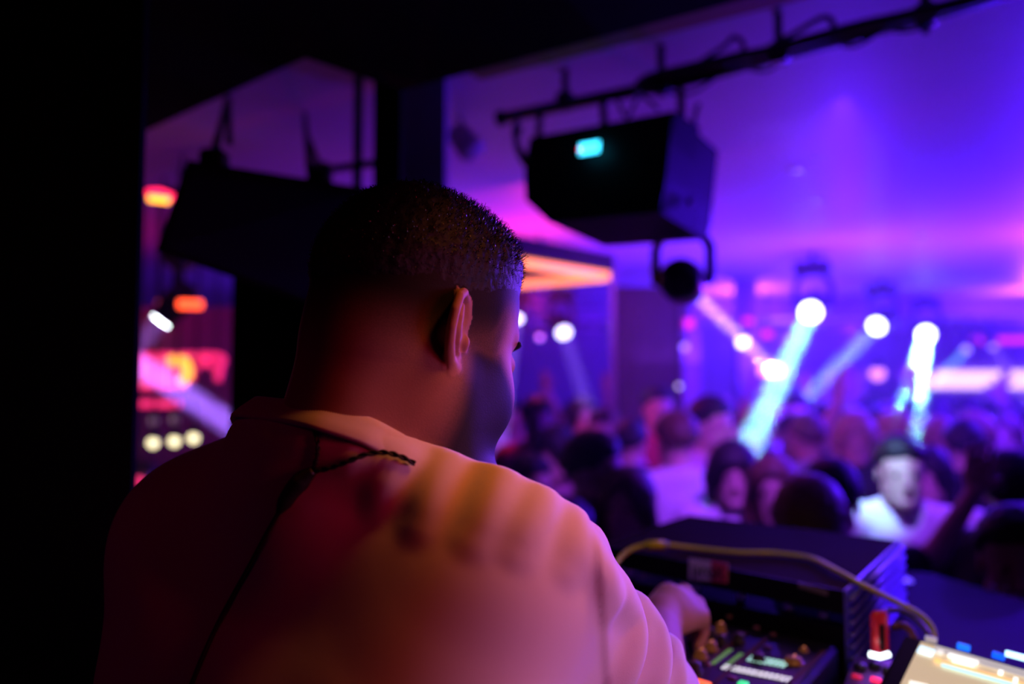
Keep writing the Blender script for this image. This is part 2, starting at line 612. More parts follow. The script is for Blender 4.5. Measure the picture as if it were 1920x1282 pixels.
# right hand: knuckles, finger chains in world space
K = [W(1250, 1112, 1.10), W(1282, 1112, 1.118), W(1306, 1135, 1.115), W(1318, 1158, 1.095)]
wr = RW
fingers = []
tips = [W(1262, 1200, 1.135), W(1296, 1196, 1.125), W(1309, 1203, 1.105), W(1308, 1212, 1.080)]
for kk, tt, bulge in zip(K, tips, (.020, .024, .020, .014)):
    mid = kk * .55 + tt * .45 + A_([.55, .6, .25]) * bulge
    mid2 = kk * .2 + tt * .8 + A_([.35, .4, .05]) * bulge * .8
    fingers.append([kk, mid, mid2, tt])
thumb = [wr + (K[0] - wr) * .25 + A_([-.012, .0, -.016]), W(1225, 1170, 1.09), W(1238, 1196, 1.095)]


def hand_sd(p):
    d = sd_cone(p, wr, wr + (K[1] - wr) * .5, .026, .026)
    for k, kk in enumerate(K):
        d = smin(d, sd_cone(p, wr + (kk - wr) * .35, kk, .019, .0125), .014)
    for k, ch in enumerate(fingers):
        r = [(.0108, .0100, .0090, .0078), (.0112, .0102, .0092, .0080), (.0108, .0098, .0088, .0076), (.0098, .0088, .0078, .0068)][k]
        d = smin(d, sd_poly(p, ch, list(r)), .0045)
    d = smin(d, sd_poly(p, thumb, [.015, .0115, .009]), .010)
    return d


def torso_sd(p):
    d = sd_ell(p, CH, (.185, .126, .255), BR)
    d = smin(d, sd_ell(p, A_([-.150, .705, 1.07]), (.170, .118, .24), BR), .12)
    d = smin(d, sd_ell(p, A_([-.305, .800, 1.14]), (.090, .095, .30)), .10)
    d = smin(d, sd_cone(p, NB + A_([0, 0, .0]), RS + A_([-.02, .0, .018]), .055, .052), .06)
    d = smin(d, sd_cone(p, NB, LS + A_([.02, 0, .022]), .055, .050), .06)
    d = smin(d, sd_ell(p, RS, (.066, .068, .066)), .05)
    d = smin(d, sd_ell(p, LS, (.064, .068, .064)), .05)
    d = smin(d, sd_ell(p, A_([-.085, .648, 1.40]), (.10, .055, .12), BR), .08)      # right shoulder blade
    d = smin(d, sd_ell(p, A_([-.245, .735, 1.40]), (.09, .055, .12), BR), .08)
    return d


def arms_sd(p):
    d = sd_poly(p, [RS, RE], [.060, .046])
    d = smin(d, sd_poly(p, [RE, RE + (RW - RE) * .35, RW], [.044, .043, .027]), .02)
    d = smin(d, sd_poly(p, [LS, LE], [.058, .044]), .04)
    d = smin(d, sd_poly(p, [LE, LW], [.042, .027]), .02)
    d = smin(d, sd_ell(p, LW + A_([.05, .04, -.005]), (.05, .045, .018)), .02)
    return d


HIP = A_([-.165, .700, .93])
legs = []
for s in (-1, 1):
    hp = HIP + vS * (.09 * s) + A_([0, 0, -.03])
    kn = A_([hp[0] + .03, hp[1] + .06, .48])
    an = A_([hp[0] - .0, hp[1] + .02, .09])
    legs.append((hp, kn, an))


def legs_sd(p, g=0.0):
    d = sd_ell(p, HIP, (.165 + g, .12 + g, .13 + g))
    for hp, kn, an in legs:
        d = smin(d, sd_poly(p, [hp, kn, an], [.085 + g, .058 + g, .042 + g * 2]), .05)
    return d


def dj_skin(p):
    q = (p - HO) @ HB
    d = head_sd(q)
    d = smin(d, sd_cone(p, hw(0, -.028, -.030), C7 * .5 + NB * .5 + A_([.02, .0, .0]), .062, .072), .035)
    d = smin(d, sd_cone(p, hw(.028, .018, -.06), NB + A_([.03, .02, -.01]), .046, .058), .03)
    near = np.abs(d) < .05
    if near.any():
        d2 = d[near]
        qn = q[near]
        d2 = smin(d2, ear_sd(qn, 1), .004)
        d2 = smin(d2, ear_sd(qn, -1), .004)
        d[near] = d2
    else:
        pass
    t = np.minimum(torso_sd(p) + .012, 9)
    d = smin(d, t, .03)
    d = smin(d, arms_sd(p), .02)
    d = smin(d, hand_sd(p), .012)
    d = smin(d, legs_sd(p), .03)
    return d


HC = hw(0, 0, 0)
er = hw(.085, -.015, .0)
X = axis_steps(-.56, .26, .008, [(HO[0] - .13, HO[0] + .13, .0035), (er[0] - .035, er[0] + .035, .0016), (.16, .26, .0025)])
Y = axis_steps(.46, 1.20, .008, [(HO[1] - .12, HO[1] + .12, .0035), (er[1] - .035, er[1] + .035, .0016), (1.02, 1.17, .0025)])
Z = axis_steps(.02, 1.83, .016, [(1.48, 1.83, .0035), (er[2] - .045, er[2] + .045, .0018), (1.0, 1.48, .006), (1.20, 1.345, .0025)])
V, F = sculpt(dj_skin, X, Y, Z)
dj = link_mesh('person', V, F, None, None, True) if False else None

# skin material: stubble and fade follow painted masks
def skin_dj():
    m = mat('dj_skin', (0.48, 0.26, 0.19), 0.62, spec=.22, noise=0.06, scale=60, sss=0.12)
    nt = m.node_tree
    b = nt.nodes['Principled BSDF']
    base = b.inputs['Base Color'].links[0].from_socket
    at = nt.nodes.new('ShaderNodeAttribute'); at.attribute_name = 'stubble'
    tc = nt.nodes.new('ShaderNodeTexCoord')
    vo = nt.nodes.new('ShaderNodeTexNoise'); vo.inputs['Scale'].default_value = 900; vo.inputs['Detail'].default_value = 1
    nt.links.new(tc.outputs['Object'], vo.inputs['Vector'])
    mr = nt.nodes.new('ShaderNodeMapRange')
    mr.inputs['From Min'].default_value = 0.38; mr.inputs['From Max'].default_value = 0.62
    mr.inputs['To Min'].default_value = 0.55; mr.inputs['To Max'].default_value = 1.0
    nt.links.new(vo.outputs['Fac'], mr.inputs['Value'])
    mu = nt.nodes.new('ShaderNodeMath'); mu.operation = 'MULTIPLY'
    iv = nt.nodes.new('ShaderNodeMix'); iv.inputs['B'].default_value = 1.0
    nt.links.new(at.outputs['Fac'], iv.inputs['Factor']); nt.links.new(mr.outputs['Result'], iv.inputs['A'])
    nt.links.new(at.outputs['Fac'], mu.inputs[0]); nt.links.new(iv.outputs['Result'], mu.inputs[1])
    mx = nt.nodes.new('ShaderNodeMix'); mx.data_type = 'RGBA'
    mx.inputs['B'].default_value = (0.016, 0.011, 0.010, 1)
    nt.links.new(mu.outputs[0], mx.inputs['Factor'])
    nt.links.new(base, mx.inputs['A'])
    nt.links.new(mx.outputs['Result'], b.inputs['Base Color'])
    bp = nt.nodes.new('ShaderNodeBump'); bp.inputs['Strength'].default_value = 0.25; bp.inputs['Distance'].default_value = 0.0006
    nt.links.new(vo.outputs['Fac'], bp.inputs['Height']); nt.links.new(bp.outputs['Normal'], b.inputs['Normal'])
    return m


def sstep(a, b, x):
    t = np.clip((x - a) / (b - a), 0, 1)
    return t * t * (3 - 2 * t)


def hair_amount(q):
    """1 on the full hair of the crown, 0 on bare skin; the sides fade out above the ear and on the nape"""
    r, f, u = q[:, 0], q[:, 1], q[:, 2]
    line = .046 + .030 * sstep(-.02, .07, f) - .030 * sstep(-.03, -.10, f)
    a = sstep(line - .035, line + .030, u)
    front = sstep(.100, .084, f + (u - .09) * .35 + np.maximum(0, .060 - u) * 1.2)
    return a * front


dj = link_mesh('person', V, F, skin_dj(), None, True)
tag(dj, 'bearded person in white t-shirt, back to the camera, one hand on the mixer', 'person')
q = (V - HO) @ HB
r_, f_, u_ = np.abs(q[:, 0]), q[:, 1], q[:, 2]
fade = sstep(-.070, .022, u_ + .02 * sstep(-.02, .06, f_) * -1) * sstep(.096, .080, f_ + np.maximum(0, .055 - u_) * .25)
fade = fade * (1 - sstep(.030, .062, f_) * sstep(.060, .025, u_)) * (1 - sstep(.030, .045, f_) * sstep(.025, .0, u_))
isear = (ear_sd(q.copy(), 1) < .002) | (ear_sd(q.copy(), -1) < .002)
side = sstep(.010, .030, f_) * sstep(.035, .01, u_)
beard = 1.0 * sstep(.004, .042, f_ - .12 * (u_ + .04) + 0.02) * sstep(.022, -.012, u_ + np.maximum(0, f_ - .05) * 1.0) * sstep(-.175, -.125, u_)
burn = sstep(.004, .016, f_) * sstep(.060, .040, f_) * sstep(-.08, -.05, u_) * sstep(.08, .05, u_)
near_head = sstep(.16, .14, np.linalg.norm(q, axis=1))
st = np.clip(np.maximum.reduce([fade, beard * 1.0, burn * .8]), 0, 1) * near_head
st[isear & (u_ < .05)] *= .0
float_attr(dj, 'stubble', st)


# hair: cap grown from the skull plus thousands of short curled strands on the crown
def curls(p, s):
    return (np.sin(p[:, 0] * s + 1.3 * np.sin(p[:, 1] * s * .7)) * np.sin(p[:, 1] * s * 1.1 + 1.7 * np.sin(p[:, 2] * s * .8)) *
            np.sin(p[:, 2] * s * .9 + 1.1 * np.sin(p[:, 0] * s * .6)))


def hair_sd(p):
    q = (p - HO) @ HB
    a = hair_amount(q)
    t = -.004 + .0040 * sstep(.0, .35, a) + .0055 * sstep(.35, 1, a) + .005 * sstep(-.02, .06, q[:, 1]) * sstep(.06, .12, q[:, 2])
    return skull_sd(q) - t - .0016 * curls(q, 420) * a


X = axis_steps(HO[0] - .125, HO[0] + .125, .0030)
Y = axis_steps(HO[1] - .125, HO[1] + .125, .0030)
Z = axis_steps(HO[2] - .03, HO[2] + .17, .0030)
HV, HF = sculpt(hair_sd, X, Y, Z, 1)
qh = (HV - HO) @ HB
keep = (hair_amount(qh) > .05)
HF = HF[keep[HF].all(1)]
hair = link_mesh('hair', HV, HF, M['hair_black'], dj, True)
tag(hair, 'short black curly hair with a faded side')
SM = mat('hair_strand', (0.004, 0.003, 0.0025), 0.25, noise=0.5, scale=300, spec=0.6)
cand = HV[np.unique(HF)]
qc = (cand - HO) @ HB
am = hair_amount(qc)
pick = rng.choice(len(cand), 9000, p=(am ** 2) / (am ** 2).sum())
SV, SF = [], []
base = 0
Ps = cand[pick] + rng.normal(0, .0008, (len(pick), 3))
qs = (Ps - HO) @ HB
amp = hair_amount(qs)
topw = .2 + .8 * sstep(-.05, .05, qs[:, 1]) * sstep(.05, .11, qs[:, 2])
nrm = qs / A_([.081, .101, .09]) ** 2
nrm = (nrm / np.linalg.norm(nrm, axis=1)[:, None]) @ HB.T
for i in range(len(Ps)):
    n = nrm[i]
    t = np.cross(n, rng.normal(size=3)); t /= np.linalg.norm(t)
    L = .0012 + .0075 * topw[i] * amp[i] ** 2 * rng.uniform(.5, 1.2)
    w = np.cross(n, t) * .00028
    a0 = Ps[i] - n * .003
    for s in range(4):
        x = s / 3
        c = a0 + n * (.003 + L * math.sin(x * 1.9) * .75) + t * (L * (1 - math.cos(x * 2.2)) * .55)
        ww = w * (1 - .6 * x)
        SV += [c - ww, c + ww]
        if s:
            SF.append((base + 2 * s - 2, base + 2 * s - 1, base + 2 * s + 1, base + 2 * s))
    base += 8
strands = link_mesh('hair_strands', np.array(SV), np.array(SF), SM, hair, True)
strands['kind'] = 'stuff'
for s in (-1, 1):
    mb = MB().sphere(hw(.031 * s, .0865, .0065), .0115, 10)
    mb.build('eye', M['eye'], dj, True)
    mb = MB().tube([hw(.018 * s, .1005, .026), hw(.033 * s, .098, .031), hw(.050 * s, .083, .026)], .0030, 6, True, [.0022, .0032, .0016])
    mb.build('eyebrow', M['hair_black'], dj, True)

# ---- T-shirt
CUFF = RS + (RE - RS) * .97
CUFF_L = LS + (LE - LS) * .8
neckC = A_([-.150, .688, 1.556])
ring_pts = [W(490, 752, .715), W(545, 757, .665), W(620, 766, .625), W(700, 786, .612), W(760, 823, .62), W(803, 866, .645),
            A_([-.062, .725, 1.520]), A_([-.085, .775, 1.505]), A_([-.140, .800, 1.505]), A_([-.200, .790, 1.535]), A_([-.228, .755, 1.572])]


RP = A_(ring_pts)
cR = RP.mean(0)
_, _, vt = np.linalg.svd(RP - cR)
RINGN = vt[2] if vt[2][2] > 0 else -vt[2]
neckC = cR
_out = RP - cR
_out /= np.linalg.norm(_out, axis=1)[:, None]
RLOW = RP - RINGN * .030 - _out * .004
RLOW = list(RLOW) + [RLOW[0]]


def shirt_base(p):
    d = torso_sd(p) - .010
    ax = (RE - RS) / np.linalg.norm(RE - RS)
    sl = sd_poly(p, [RS, RS + (RE - RS) * .5, RE + (RE - RS) * .2], [.070, .070, .064])
    d = smin(d, sl, .045)
    d = smin(d, sd_poly(p, [LS, LE + (LE - LS) * .2], [.068, .064]), .04)
    # lift up to the collar
    d = smin(d, sd_cone(p, cR - RINGN * .11 + A_([.03, .05, 0]), cR - RINGN * .035, .070, .070), .05)
    d = smin(d, sd_poly(p, RLOW, .008), .035)
    return d


def march(px, py, f, far=1.4, near=.4):
    r = ray(px, py)
    r = r / np.linalg.norm(r)
    t = near
    for _ in range(90):
        d = float(f((CAM + r * t)[None])[0])
        if d < .0004:
            return CAM + r * t
        t += d * .8
        if t > far:
            return None
    return CAM + r * t


folds = []          # (points, radius, blend, sign)


def fold(pix, r, off, k=.02, sign=1, taper=1):
    pts = []
    for i_, (x, y) in enumerate(pix):
        h = march(x, y, shirt_base)
        e_ = abs(2 * i_ / (len(pix) - 1) - 1) ** 2 * (.009 if sign > 0 else -.006) * taper
        if h is not None:
            pts.append(h + ray(x, y) / np.linalg.norm(ray(x, y)) * (off + e_))
    if len(pts) > 1:
        folds.append(([np.array(q) for q in spline(pts, 4)], r, k, sign))


# ridges on the shoulder, between collar and sleeve
fold([(722, 950), (728, 915), (742, 885), (765, 862), (790, 848)], .013, .0085, .014)
fold([(806, 985), (815, 945), (826, 910), (838, 885), (842, 862)], .015, .0085, .016)
fold([(900, 1010), (918, 970), (932, 935), (942, 905), (940, 880)], .017, .0095, .016)
fold([(968, 1030), (985, 995), (1002, 965), (1012, 942), (1010, 925)], .014, .0060, .014)
fold([(1050, 1060), (1066, 1025), (1072, 995), (1068, 975)], .012, .0060, .014)
fold([(672, 842), (700, 836), (728, 838), (752, 850)], .008, .005, .012)
fold([(700, 862), (730, 858), (760, 868), (785, 882)], .007, .005, .014)
# sleeve rolls
fold([(1150, 1110), (1175, 1150), (1180, 1200), (1165, 1250), (1140, 1290)], .012, .004, .018)
fold([(1195, 1140), (1222, 1180), (1230, 1225), (1222, 1270), (1205, 1300)], .011, .004, .016)
fold([(1235, 1175), (1256, 1215), (1262, 1260), (1255, 1300)], .009, .003, .014)
fold([(1172, 1128), (1202, 1170), (1208, 1215), (1196, 1262), (1178, 1300)], .006, -.003, .012, -1)
fold([(1215, 1160), (1244, 1200), (1248, 1245), (1240, 1290)], .005, -.003, .010, -1)
fold([(1085, 1040), (1118, 1075), (1130, 1110)], .010, .004, .02)


_a, _b = march(1112, 1045, shirt_base), march(1128, 1275, shirt_base)
SEAM = None
if _a is not None and _b is not None:
    _n = np.cross(_b - _a, ray(1125, 1150)); _n /= np.linalg.norm(_n)
    SEAM = (_a, _n if _n[0] > 0 else -_n)


def shirt_sd(p):
    d = shirt_base(p)
    near = np.abs(d) < .05
    if near.any():
        pn = p[near]
        dn = d[near]
        for pts, r, k, sg in folds:
            lo = np.min(pts, 0) - r - .03
            hi = np.max(pts, 0) + r + .03
            m = ((pn > lo) & (pn < hi)).all(1)
            if not m.any():
                continue
            e = sd_poly(pn[m], pts, r)
            dn[m] = smin(dn[m], e, k) if sg > 0 else smax(dn[m], -e, k)
        # soft creases running from the armpit and cloth drape on the back
        w = pn @ vS; h = pn[:, 2]
        dn += .0012 * np.sin(w * 38 + h * 26) * np.sin(h * 17 - w * 9)
        d[near] = dn
    if SEAM is not None:
        d = d - .0030 * sstep(-.001, .008, (p - SEAM[0]) @ SEAM[1]) * (sd_cone(p, RS, RE, .12, .12) < 0)
    ax = (RE - RS) / np.linalg.norm(RE - RS)
    arm = sd_poly(p, [RS, RE + (RE - RS) * .4], [.10, .10])
    cut = (p - CUFF) @ ax
    d = np.where(arm < .02, np.maximum(d, cut), d)
    axl = (LE - LS) / np.linalg.norm(LE - LS)
    arml = sd_poly(p, [LS, LE + (LE - LS) * .4], .10)
    d = np.where(arml < .0, np.maximum(d, (p - CUFF_L) @ axl), d)
    d = np.maximum(d, .90 - p[:, 2])
    # neck opening: everything above the collar ring
    d = smax(d, (p - neckC) @ RINGN - .004, .006)
    return d


SH = mat('white_tshirt', (0.80, 0.76, 0.76), 0.9, noise=0.03, scale=900, bump=0.08, sheen=0.3)
X = axis_steps(-.50, .24, .0050, [(-.12, .24, .0036)])
Y = axis_steps(.45, 1.02, .0052)
Z = axis_steps(.88, 1.64, .0070, [(1.24, 1.64, .0036)])
SVv, SFf = sculpt(shirt_sd, X, Y, Z, 1)
shirt = link_mesh('t_shirt', SVv, SFf, SH, dj, True)
tag(shirt, 'white cotton t-shirt with gathered short sleeve')

# ribbed collar band: a ring of ribs standing on the shirt's neck opening
RIB = mat('ribbed_collar', (0.78, 0.74, 0.75), 0.9, noise=0.04, scale=300)
loop = ring_pts + [ring_pts[0]]
Pc = [2 * loop[0] - loop[1]] + loop
ringc = []
n_seg = 44
P4 = [np.array(p) for p in ring_pts]
nP = len(P4)
for i in range(nP):
    for k in range(n_seg):
        t = k / n_seg
        a, b, c, d_ = P4[(i - 1) % nP], P4[i], P4[(i + 1) % nP], P4[(i + 2) % nP]
        ringc.append(.5 * (2 * b + (c - a) * t + (2 * a - 5 * b + 4 * c - d_) * t * t + (3 * b - a - 3 * c + d_) * t ** 3))
ringc = np.array(ringc)
V, F = [], []
n = len(ringc)
def _push(p):
    out = p - cR
    out -= RINGN * (out @ RINGN)
    out /= np.linalg.norm(out)
    o0 = 0.0
    for _ in range(9):
        if float(shirt_base((p + out * o0 - RINGN * .018)[None])[0]) > -.001:
            break
        o0 += .001
    return o0


O0 = np.array([_push(p) for p in ringc])
for _ in range(60):
    O0 = (np.roll(O0, 1) + O0 * 2 + np.roll(O0, -1)) / 4
for i, p in enumerate(ringc):
    out = p - cR
    out -= RINGN * (out @ RINGN)
    out /= np.linalg.norm(out)
    dn = -RINGN
    o0 = O0[i]
    p = p + out * min(o0, .009)
    rib = .0004 if i % 2 else -.0004
    for (o_, w_) in ((-.0030, .004), (-.0016, -.0004), (.0004, .0), (.0034 + rib, .006), (.0072 + rib, .013), (.0110, .021), (.0100, .025), (-.0040, .020)):
        V.append(p + out * o_ + dn * w_)
for i in range(n):
    for k in range(8):
        a = i * 8 + k; b = i * 8 + (k + 1) % 8
        c = ((i + 1) % n) * 8 + (k + 1) % 8; d_ = ((i + 1) % n) * 8 + k
        F.append((a, b, c, d_))
col_o = link_mesh('collar', np.array(V), np.array(F), RIB, shirt, True)
tag(col_o, 'ribbed crew collar')

# trousers and shoes
TR = lambda p: np.maximum(legs_sd(p, .012), np.maximum(.10 - p[:, 2], p[:, 2] - 1.0))
X = axis_steps(-.48, .14, .011); Y = axis_steps(.48, 1.0, .011); Z = axis_steps(.06, 1.06, .013)
V, F = sculpt(TR, X, Y, Z, 1)
link_mesh('trousers', V, F, M['black_cloth'], dj, True)
for hp, kn, an in legs:
    fs = lambda p, an=an: np.maximum(smin(sd_ell(p, an + A_([0, .0, -.03]), (.045, .055, .06)),
                                     sd_ell(p, an + A_([.05, .085, -.052]), (.05, .09, .036), np.stack([A_([.86, -.5, 0]), A_([.5, .86, 0]), A_([0, 0, 1.])], 1)), .03), -(p[:, 2] - .002))
    X = axis_steps(an[0] - .09, an[0] + .18, .007); Y = axis_steps(an[1] - .1, an[1] + .22, .007); Z = axis_steps(-.01, .16, .007)
    V, F = sculpt(fs, X, Y, Z, 1)
    link_mesh('shoe', V, F, M['shoe'], dj, True)

# ---- braided earphone cord lying on collar and shirt
CORD = mat('braided_cord', (0.012, 0.010, 0.012), 0.5, scale=300, noise=0.3)


def on_shirt(px, py, off=.002):
    h = march(px, py, lambda p: np.minimum(shirt_sd(p), sd_poly(p, [c for c in ringc[::6]] + [ringc[0]], .009)))
    if h is None:
        return W(px, py, .66)
    r = ray(px, py)
    return h - r / np.linalg.norm(r) * off


def braid(pts, r):
    mb = MB()
    pts = [Vector(p) for p in pts]
    for ph in (0, PI):
        out = []
        up = Vector((0, 0, 1)); s = 0
        for i, p in enumerate(pts):
            t = (pts[min(i + 1, len(pts) - 1)] - pts[max(i - 1, 0)]).normalized()
            u = t.cross(up)
            u = u.normalized() if u.length > 1e-5 else t.orthogonal().normalized()
            w = t.cross(u)
            if i: s += (pts[i] - pts[i - 1]).length
            a = ph + s / (r * 6.5) * 2 * PI * .5
            out.append(p + (u * math.cos(a) + w * math.sin(a)) * r * .8)
        mb.tube(out, r, 6)
    return mb


cordroot = empty('earphone_cord', on_shirt(585, 885), 'thin black braided cord draped around the collar with a clip down the back', 'cord')
pA = spline([on_shirt(x, y) for x, y in [(562, 757), (578, 780), (590, 808), (596, 835), (593, 862), (583, 884)]], 22)
braid(pA, .0011).build('cord', CORD, cordroot, True)
pB = spline([on_shirt(x, y, .0035) for x, y in [(583, 884), (620, 877), (655, 864), (690, 851), (722, 848), (752, 856), (778, 869)]], 26)
braid(pB, .0012).build('cord', CORD, cordroot, True)
pC = [on_shirt(x, y, .004) for x, y in [(588, 882), (568, 898), (548, 920), (532, 945), (522, 962)]]
MB().tube(spline(pC, 8), .006, 10, True, list(np.interp(np.linspace(0, 1, 33), [0, .3, .7, 1], [.0035, .0075, .006, .002]))).build('clip', CORD, cordroot, True)
pD = spline([on_shirt(x, y, .001) for x, y in [(526, 955), (500, 1000), (468, 1060), (440, 1110), (408, 1170), (380, 1230), (352, 1300)]], 10)
MB().tube(pD, .0018, 8).build('cord', CORD, cordroot, True)
# ================================================================== THE ROOM
def struct(name, mb, m, smooth=False):
    o = mb.build(name, m, None, smooth)
    o['kind'] = 'structure'
    return o


def prism(mb, poly, z0, z1):
    n = len(poly)
    V = [(x, y, z0) for x, y in poly] + [(x, y, z1) for x, y in poly]
    F = [tuple(range(n))[::-1], tuple(range(n, 2 * n))] + [(i, (i + 1) % n, n + (i + 1) % n, n + i) for i in range(n)]
    return mb.add(V, F)


def bx(mb, x0, x1, y0, y1, z0, z1):
    return mb.box(((x0 + x1) / 2, (y0 + y1) / 2, (z0 + z1) / 2), (x1 - x0, y1 - y0, z1 - z0))


struct('floor', bx(MB(), -7, 10, -2.2, 14.2, DANCE - .2, DANCE), M['floor'])
struct('floor_booth', prism(MB(), [(-3, -2.1), (2.6, -2.1), (2.6, 1.1), (.9, 1.75), (.2, 2.0), (-3, 2.0)], DANCE, 0.0), M['floor'])
struct('ceiling', bx(MB(), -7, 10, -2.2, 14.2, CEIL, CEIL + .15), M['ceiling'])
struct('ceiling_booth', prism(MB(), [(-3, 3.95), (-3, -2.1), (2.7, -2.1), (2.7, .03), (.38, 1.54), (-.28, 1.97), (-.47, 1.77)], 2.35, CEIL), M['black_wall'])
struct('trim_1', prism(MB(), [(-.28, 1.975), (.38, 1.545), (2.7, .035), (2.9, .30), (.58, 1.86), (-.09, 2.28)], 2.50, CEIL), M['bulkhead'])
struct('wall_back', bx(MB(), -7, 10, 14.0, 14.2, DANCE, CEIL), M['wall'])
struct('wall_right', bx(MB(), 9.8, 10, -2.2, 14, DANCE, CEIL), M['wall'])
struct('wall_left', bx(MB(), -7, -6.8, -2.2, 14, DANCE, CEIL), M['wall'])
struct('wall_rear', bx(MB(), -6.8, 9.8, -2.2, -2.1, DANCE, CEIL), M['black_wall'])
struct('wall_booth', bx(MB(), -3.0, -.615, 1.30, 1.315, 0, 2.35), M['black_wall'])
struct('wall_center', bx(MB(), -.762, -.290, 2.16, 2.24, 0, 1.97), M['black_wall'])
struct('trim_2', bx(MB(), -.357, -.288, 2.02, 2.09, 0, CEIL), M['black_wall'])
struct('trim_3', bx(MB(), -.366, -.218, 2.55, 2.70, DANCE, CEIL), M['wall'])

# maroon wall of horizontal panels behind the dance floor
wm = bx(MB(), .86, 1.385, 6.52, 6.62, DANCE, CEIL - .18)
wd = struct('wall_maroon', wm, M['wall_dark'])
for i in range(7):
    bx(MB(), .865, 1.38, 6.49, 6.52, DANCE + .05 + i * .385, DANCE + .42 + i * .385).build('panel', M['wall_dark'], wd)
struct('trim_4', bx(MB(), 1.385, 1.53, 6.45, 6.62, DANCE, CEIL), M['mirror'])
struct('trim_5', bx(MB(), 2.15, 2.34, 7.55, 7.7, DANCE, CEIL), M['mirror'])
struct('trim_6', bx(MB(), -2.2, 8.6, 8.90, 9.15, CEIL - .22, CEIL), M['wall'])

# the far bar: lit canopy over a counter
bar = empty('bar_counter', (7.6, 11.4, DANCE), 'long bar at the far wall with a glowing cream back panel', 'bar')
bx(MB(), 6.2, 9.7, 11.4, 11.7, DANCE, .75).build('counter', M['wall_dark'], bar)
bx(MB(), 6.28, 9.75, 11.9, 11.98, 1.60, 1.86).build('light_panel', M['bar_light'], bar)
bx(MB(), 6.2, 9.79, 11.98, 12.1, .75, 2.0).build('back_wall', M['wall'], bar)
bx(MB(), 6.9, 9.7, 11.85, 11.95, 2.28, 2.36).build('light_strip', M['led_pink'], bar)


def lamp(name, px, py, d, r, m, label, grp=None, body=True):
    c = W(px, py, d)
    e = empty(name, c, label, 'lamp', grp)
    if body: MB().tube([c + A_([0, .012, r]), A_([c[0], c[1] + .012, CEIL])], .006, 6).build('cord', M['black_metal'], e)
    MB().sphere(c, r, 8).build('bulb', m, e, True)
    if body:
        MB().lathe(c + A_([0, .012, r * .6]), (0, 0, 1), [(0, r * .95), (r * .8, r * 1.05), (r * 1.6, r * .5), (r * 1.9, r * .3)], 14).build('housing', M['black_metal'], e, True)
    return e


def lightbox(name, px0, py0, px1, py1, d, m, label, cat='light', depth=.06, grp=None):
    a, b = W(px0, py1, d), W(px1, py0, d)
    e = empty(name, (a + b) / 2, label, cat, grp)
    bx(MB(), a[0], b[0], d, d + .01, a[2], b[2]).build('diffuser', m, e)
    bx(MB(), a[0] - .01, b[0] + .01, d + .01, d + depth, a[2] - .01, b[2] + .01).build('housing', M['black_metal'], e)
    bx(MB(), (a[0] + b[0]) / 2 - .01, (a[0] + b[0]) / 2 + .01, d + .02, d + .04, b[2], CEIL).build('bracket', M['black_metal'], e)
    return e


lamp('wall_lamp', 1645, 700, 9.5, .085, M['lamp_pink'], 'round pink wall lamp glowing far behind the crowd, left one of two', 'far pink lamps')
lamp('wall_lamp', 1742, 712, 10.0, .075, M['lamp_pink'], 'pink wall lamp half behind the brightest cyan beam', 'far pink lamps')
lightbox('wall_light', 1404, 684, 1466, 704, 9.0, M['lamp_pink'], 'flat pink light panel at the far wall behind the longest cyan beam')
lightbox('red_lamp', 1281, 598, 1300, 614, 6.4, M['led_pink'], 'small red lamp high on the slim pillar right of the maroon wall', 'lamp')
lightbox('red_lamp', 1392, 596, 1412, 606, 7.4, M['led_pink'], 'small red lamp above the white lamp where the near beam ends', 'lamp')
lightbox('red_lamp', 1432, 620, 1448, 632, 8.2, M['led_pink'], 'small red lamp on the far wall right of the white lamp', 'lamp')
lamp('white_lamp', 1393, 641, 7.2, .052, mat('lamp_white', (.9, .9, .9), .3, emit=(.75, .6, 1.0), estr=6), 'bright white round lamp on the pillar where the near violet beam ends')
lamp('white_lamp', 1284, 650, 6.3, .03, mat('lamp_dim', (.9, .9, .9), .3, emit=(.6, .35, 1.0), estr=.9), 'dim violet white lamp below the red lamp on the slim pillar')
lamp('string_bulb', 1273, 724, 6.2, .018, M['lamp_cream'], 'tiny cream bulb low in front of the maroon wall')
lamp('string_bulb', 1012, 633, 5.2, .02, M['violet_lens'], 'dim violet bulb added for a reflection in the glass left of the white spot')  # a reflection in the glass, built as a hanging bulb

# ---- glass partition with a glowing red strip round its top
cz = 2.205
Cc = W(1141, 518, 4.3)
Aa = WZ(700, 440, cz); Aa = WZ(760, 458, cz)
Bb = WZ(780, 549, cz)
part = empty('glass_partition', (Cc[0], Cc[1], DANCE), 'glass partition right of the face with glowing orange red strip along its top', 'partition')


def along(p, q, w, z0, z1, name, m, ext=0.0, parent=None):
    p = np.array(p[:2]); q = np.array(q[:2])
    t = (q - p) / np.linalg.norm(q - p)
    p = p - t * ext; q = q + t * ext
    nrm = np.array([-t[1], t[0]]) * w / 2
    pts = [(*(p - nrm), z0), (*(q - nrm), z0), (*(q + nrm), z0), (*(p + nrm), z0)]
    pts += [(x, y, z1) for x, y, _ in pts]
    return MB().hexa(pts).build(name, m, parent)


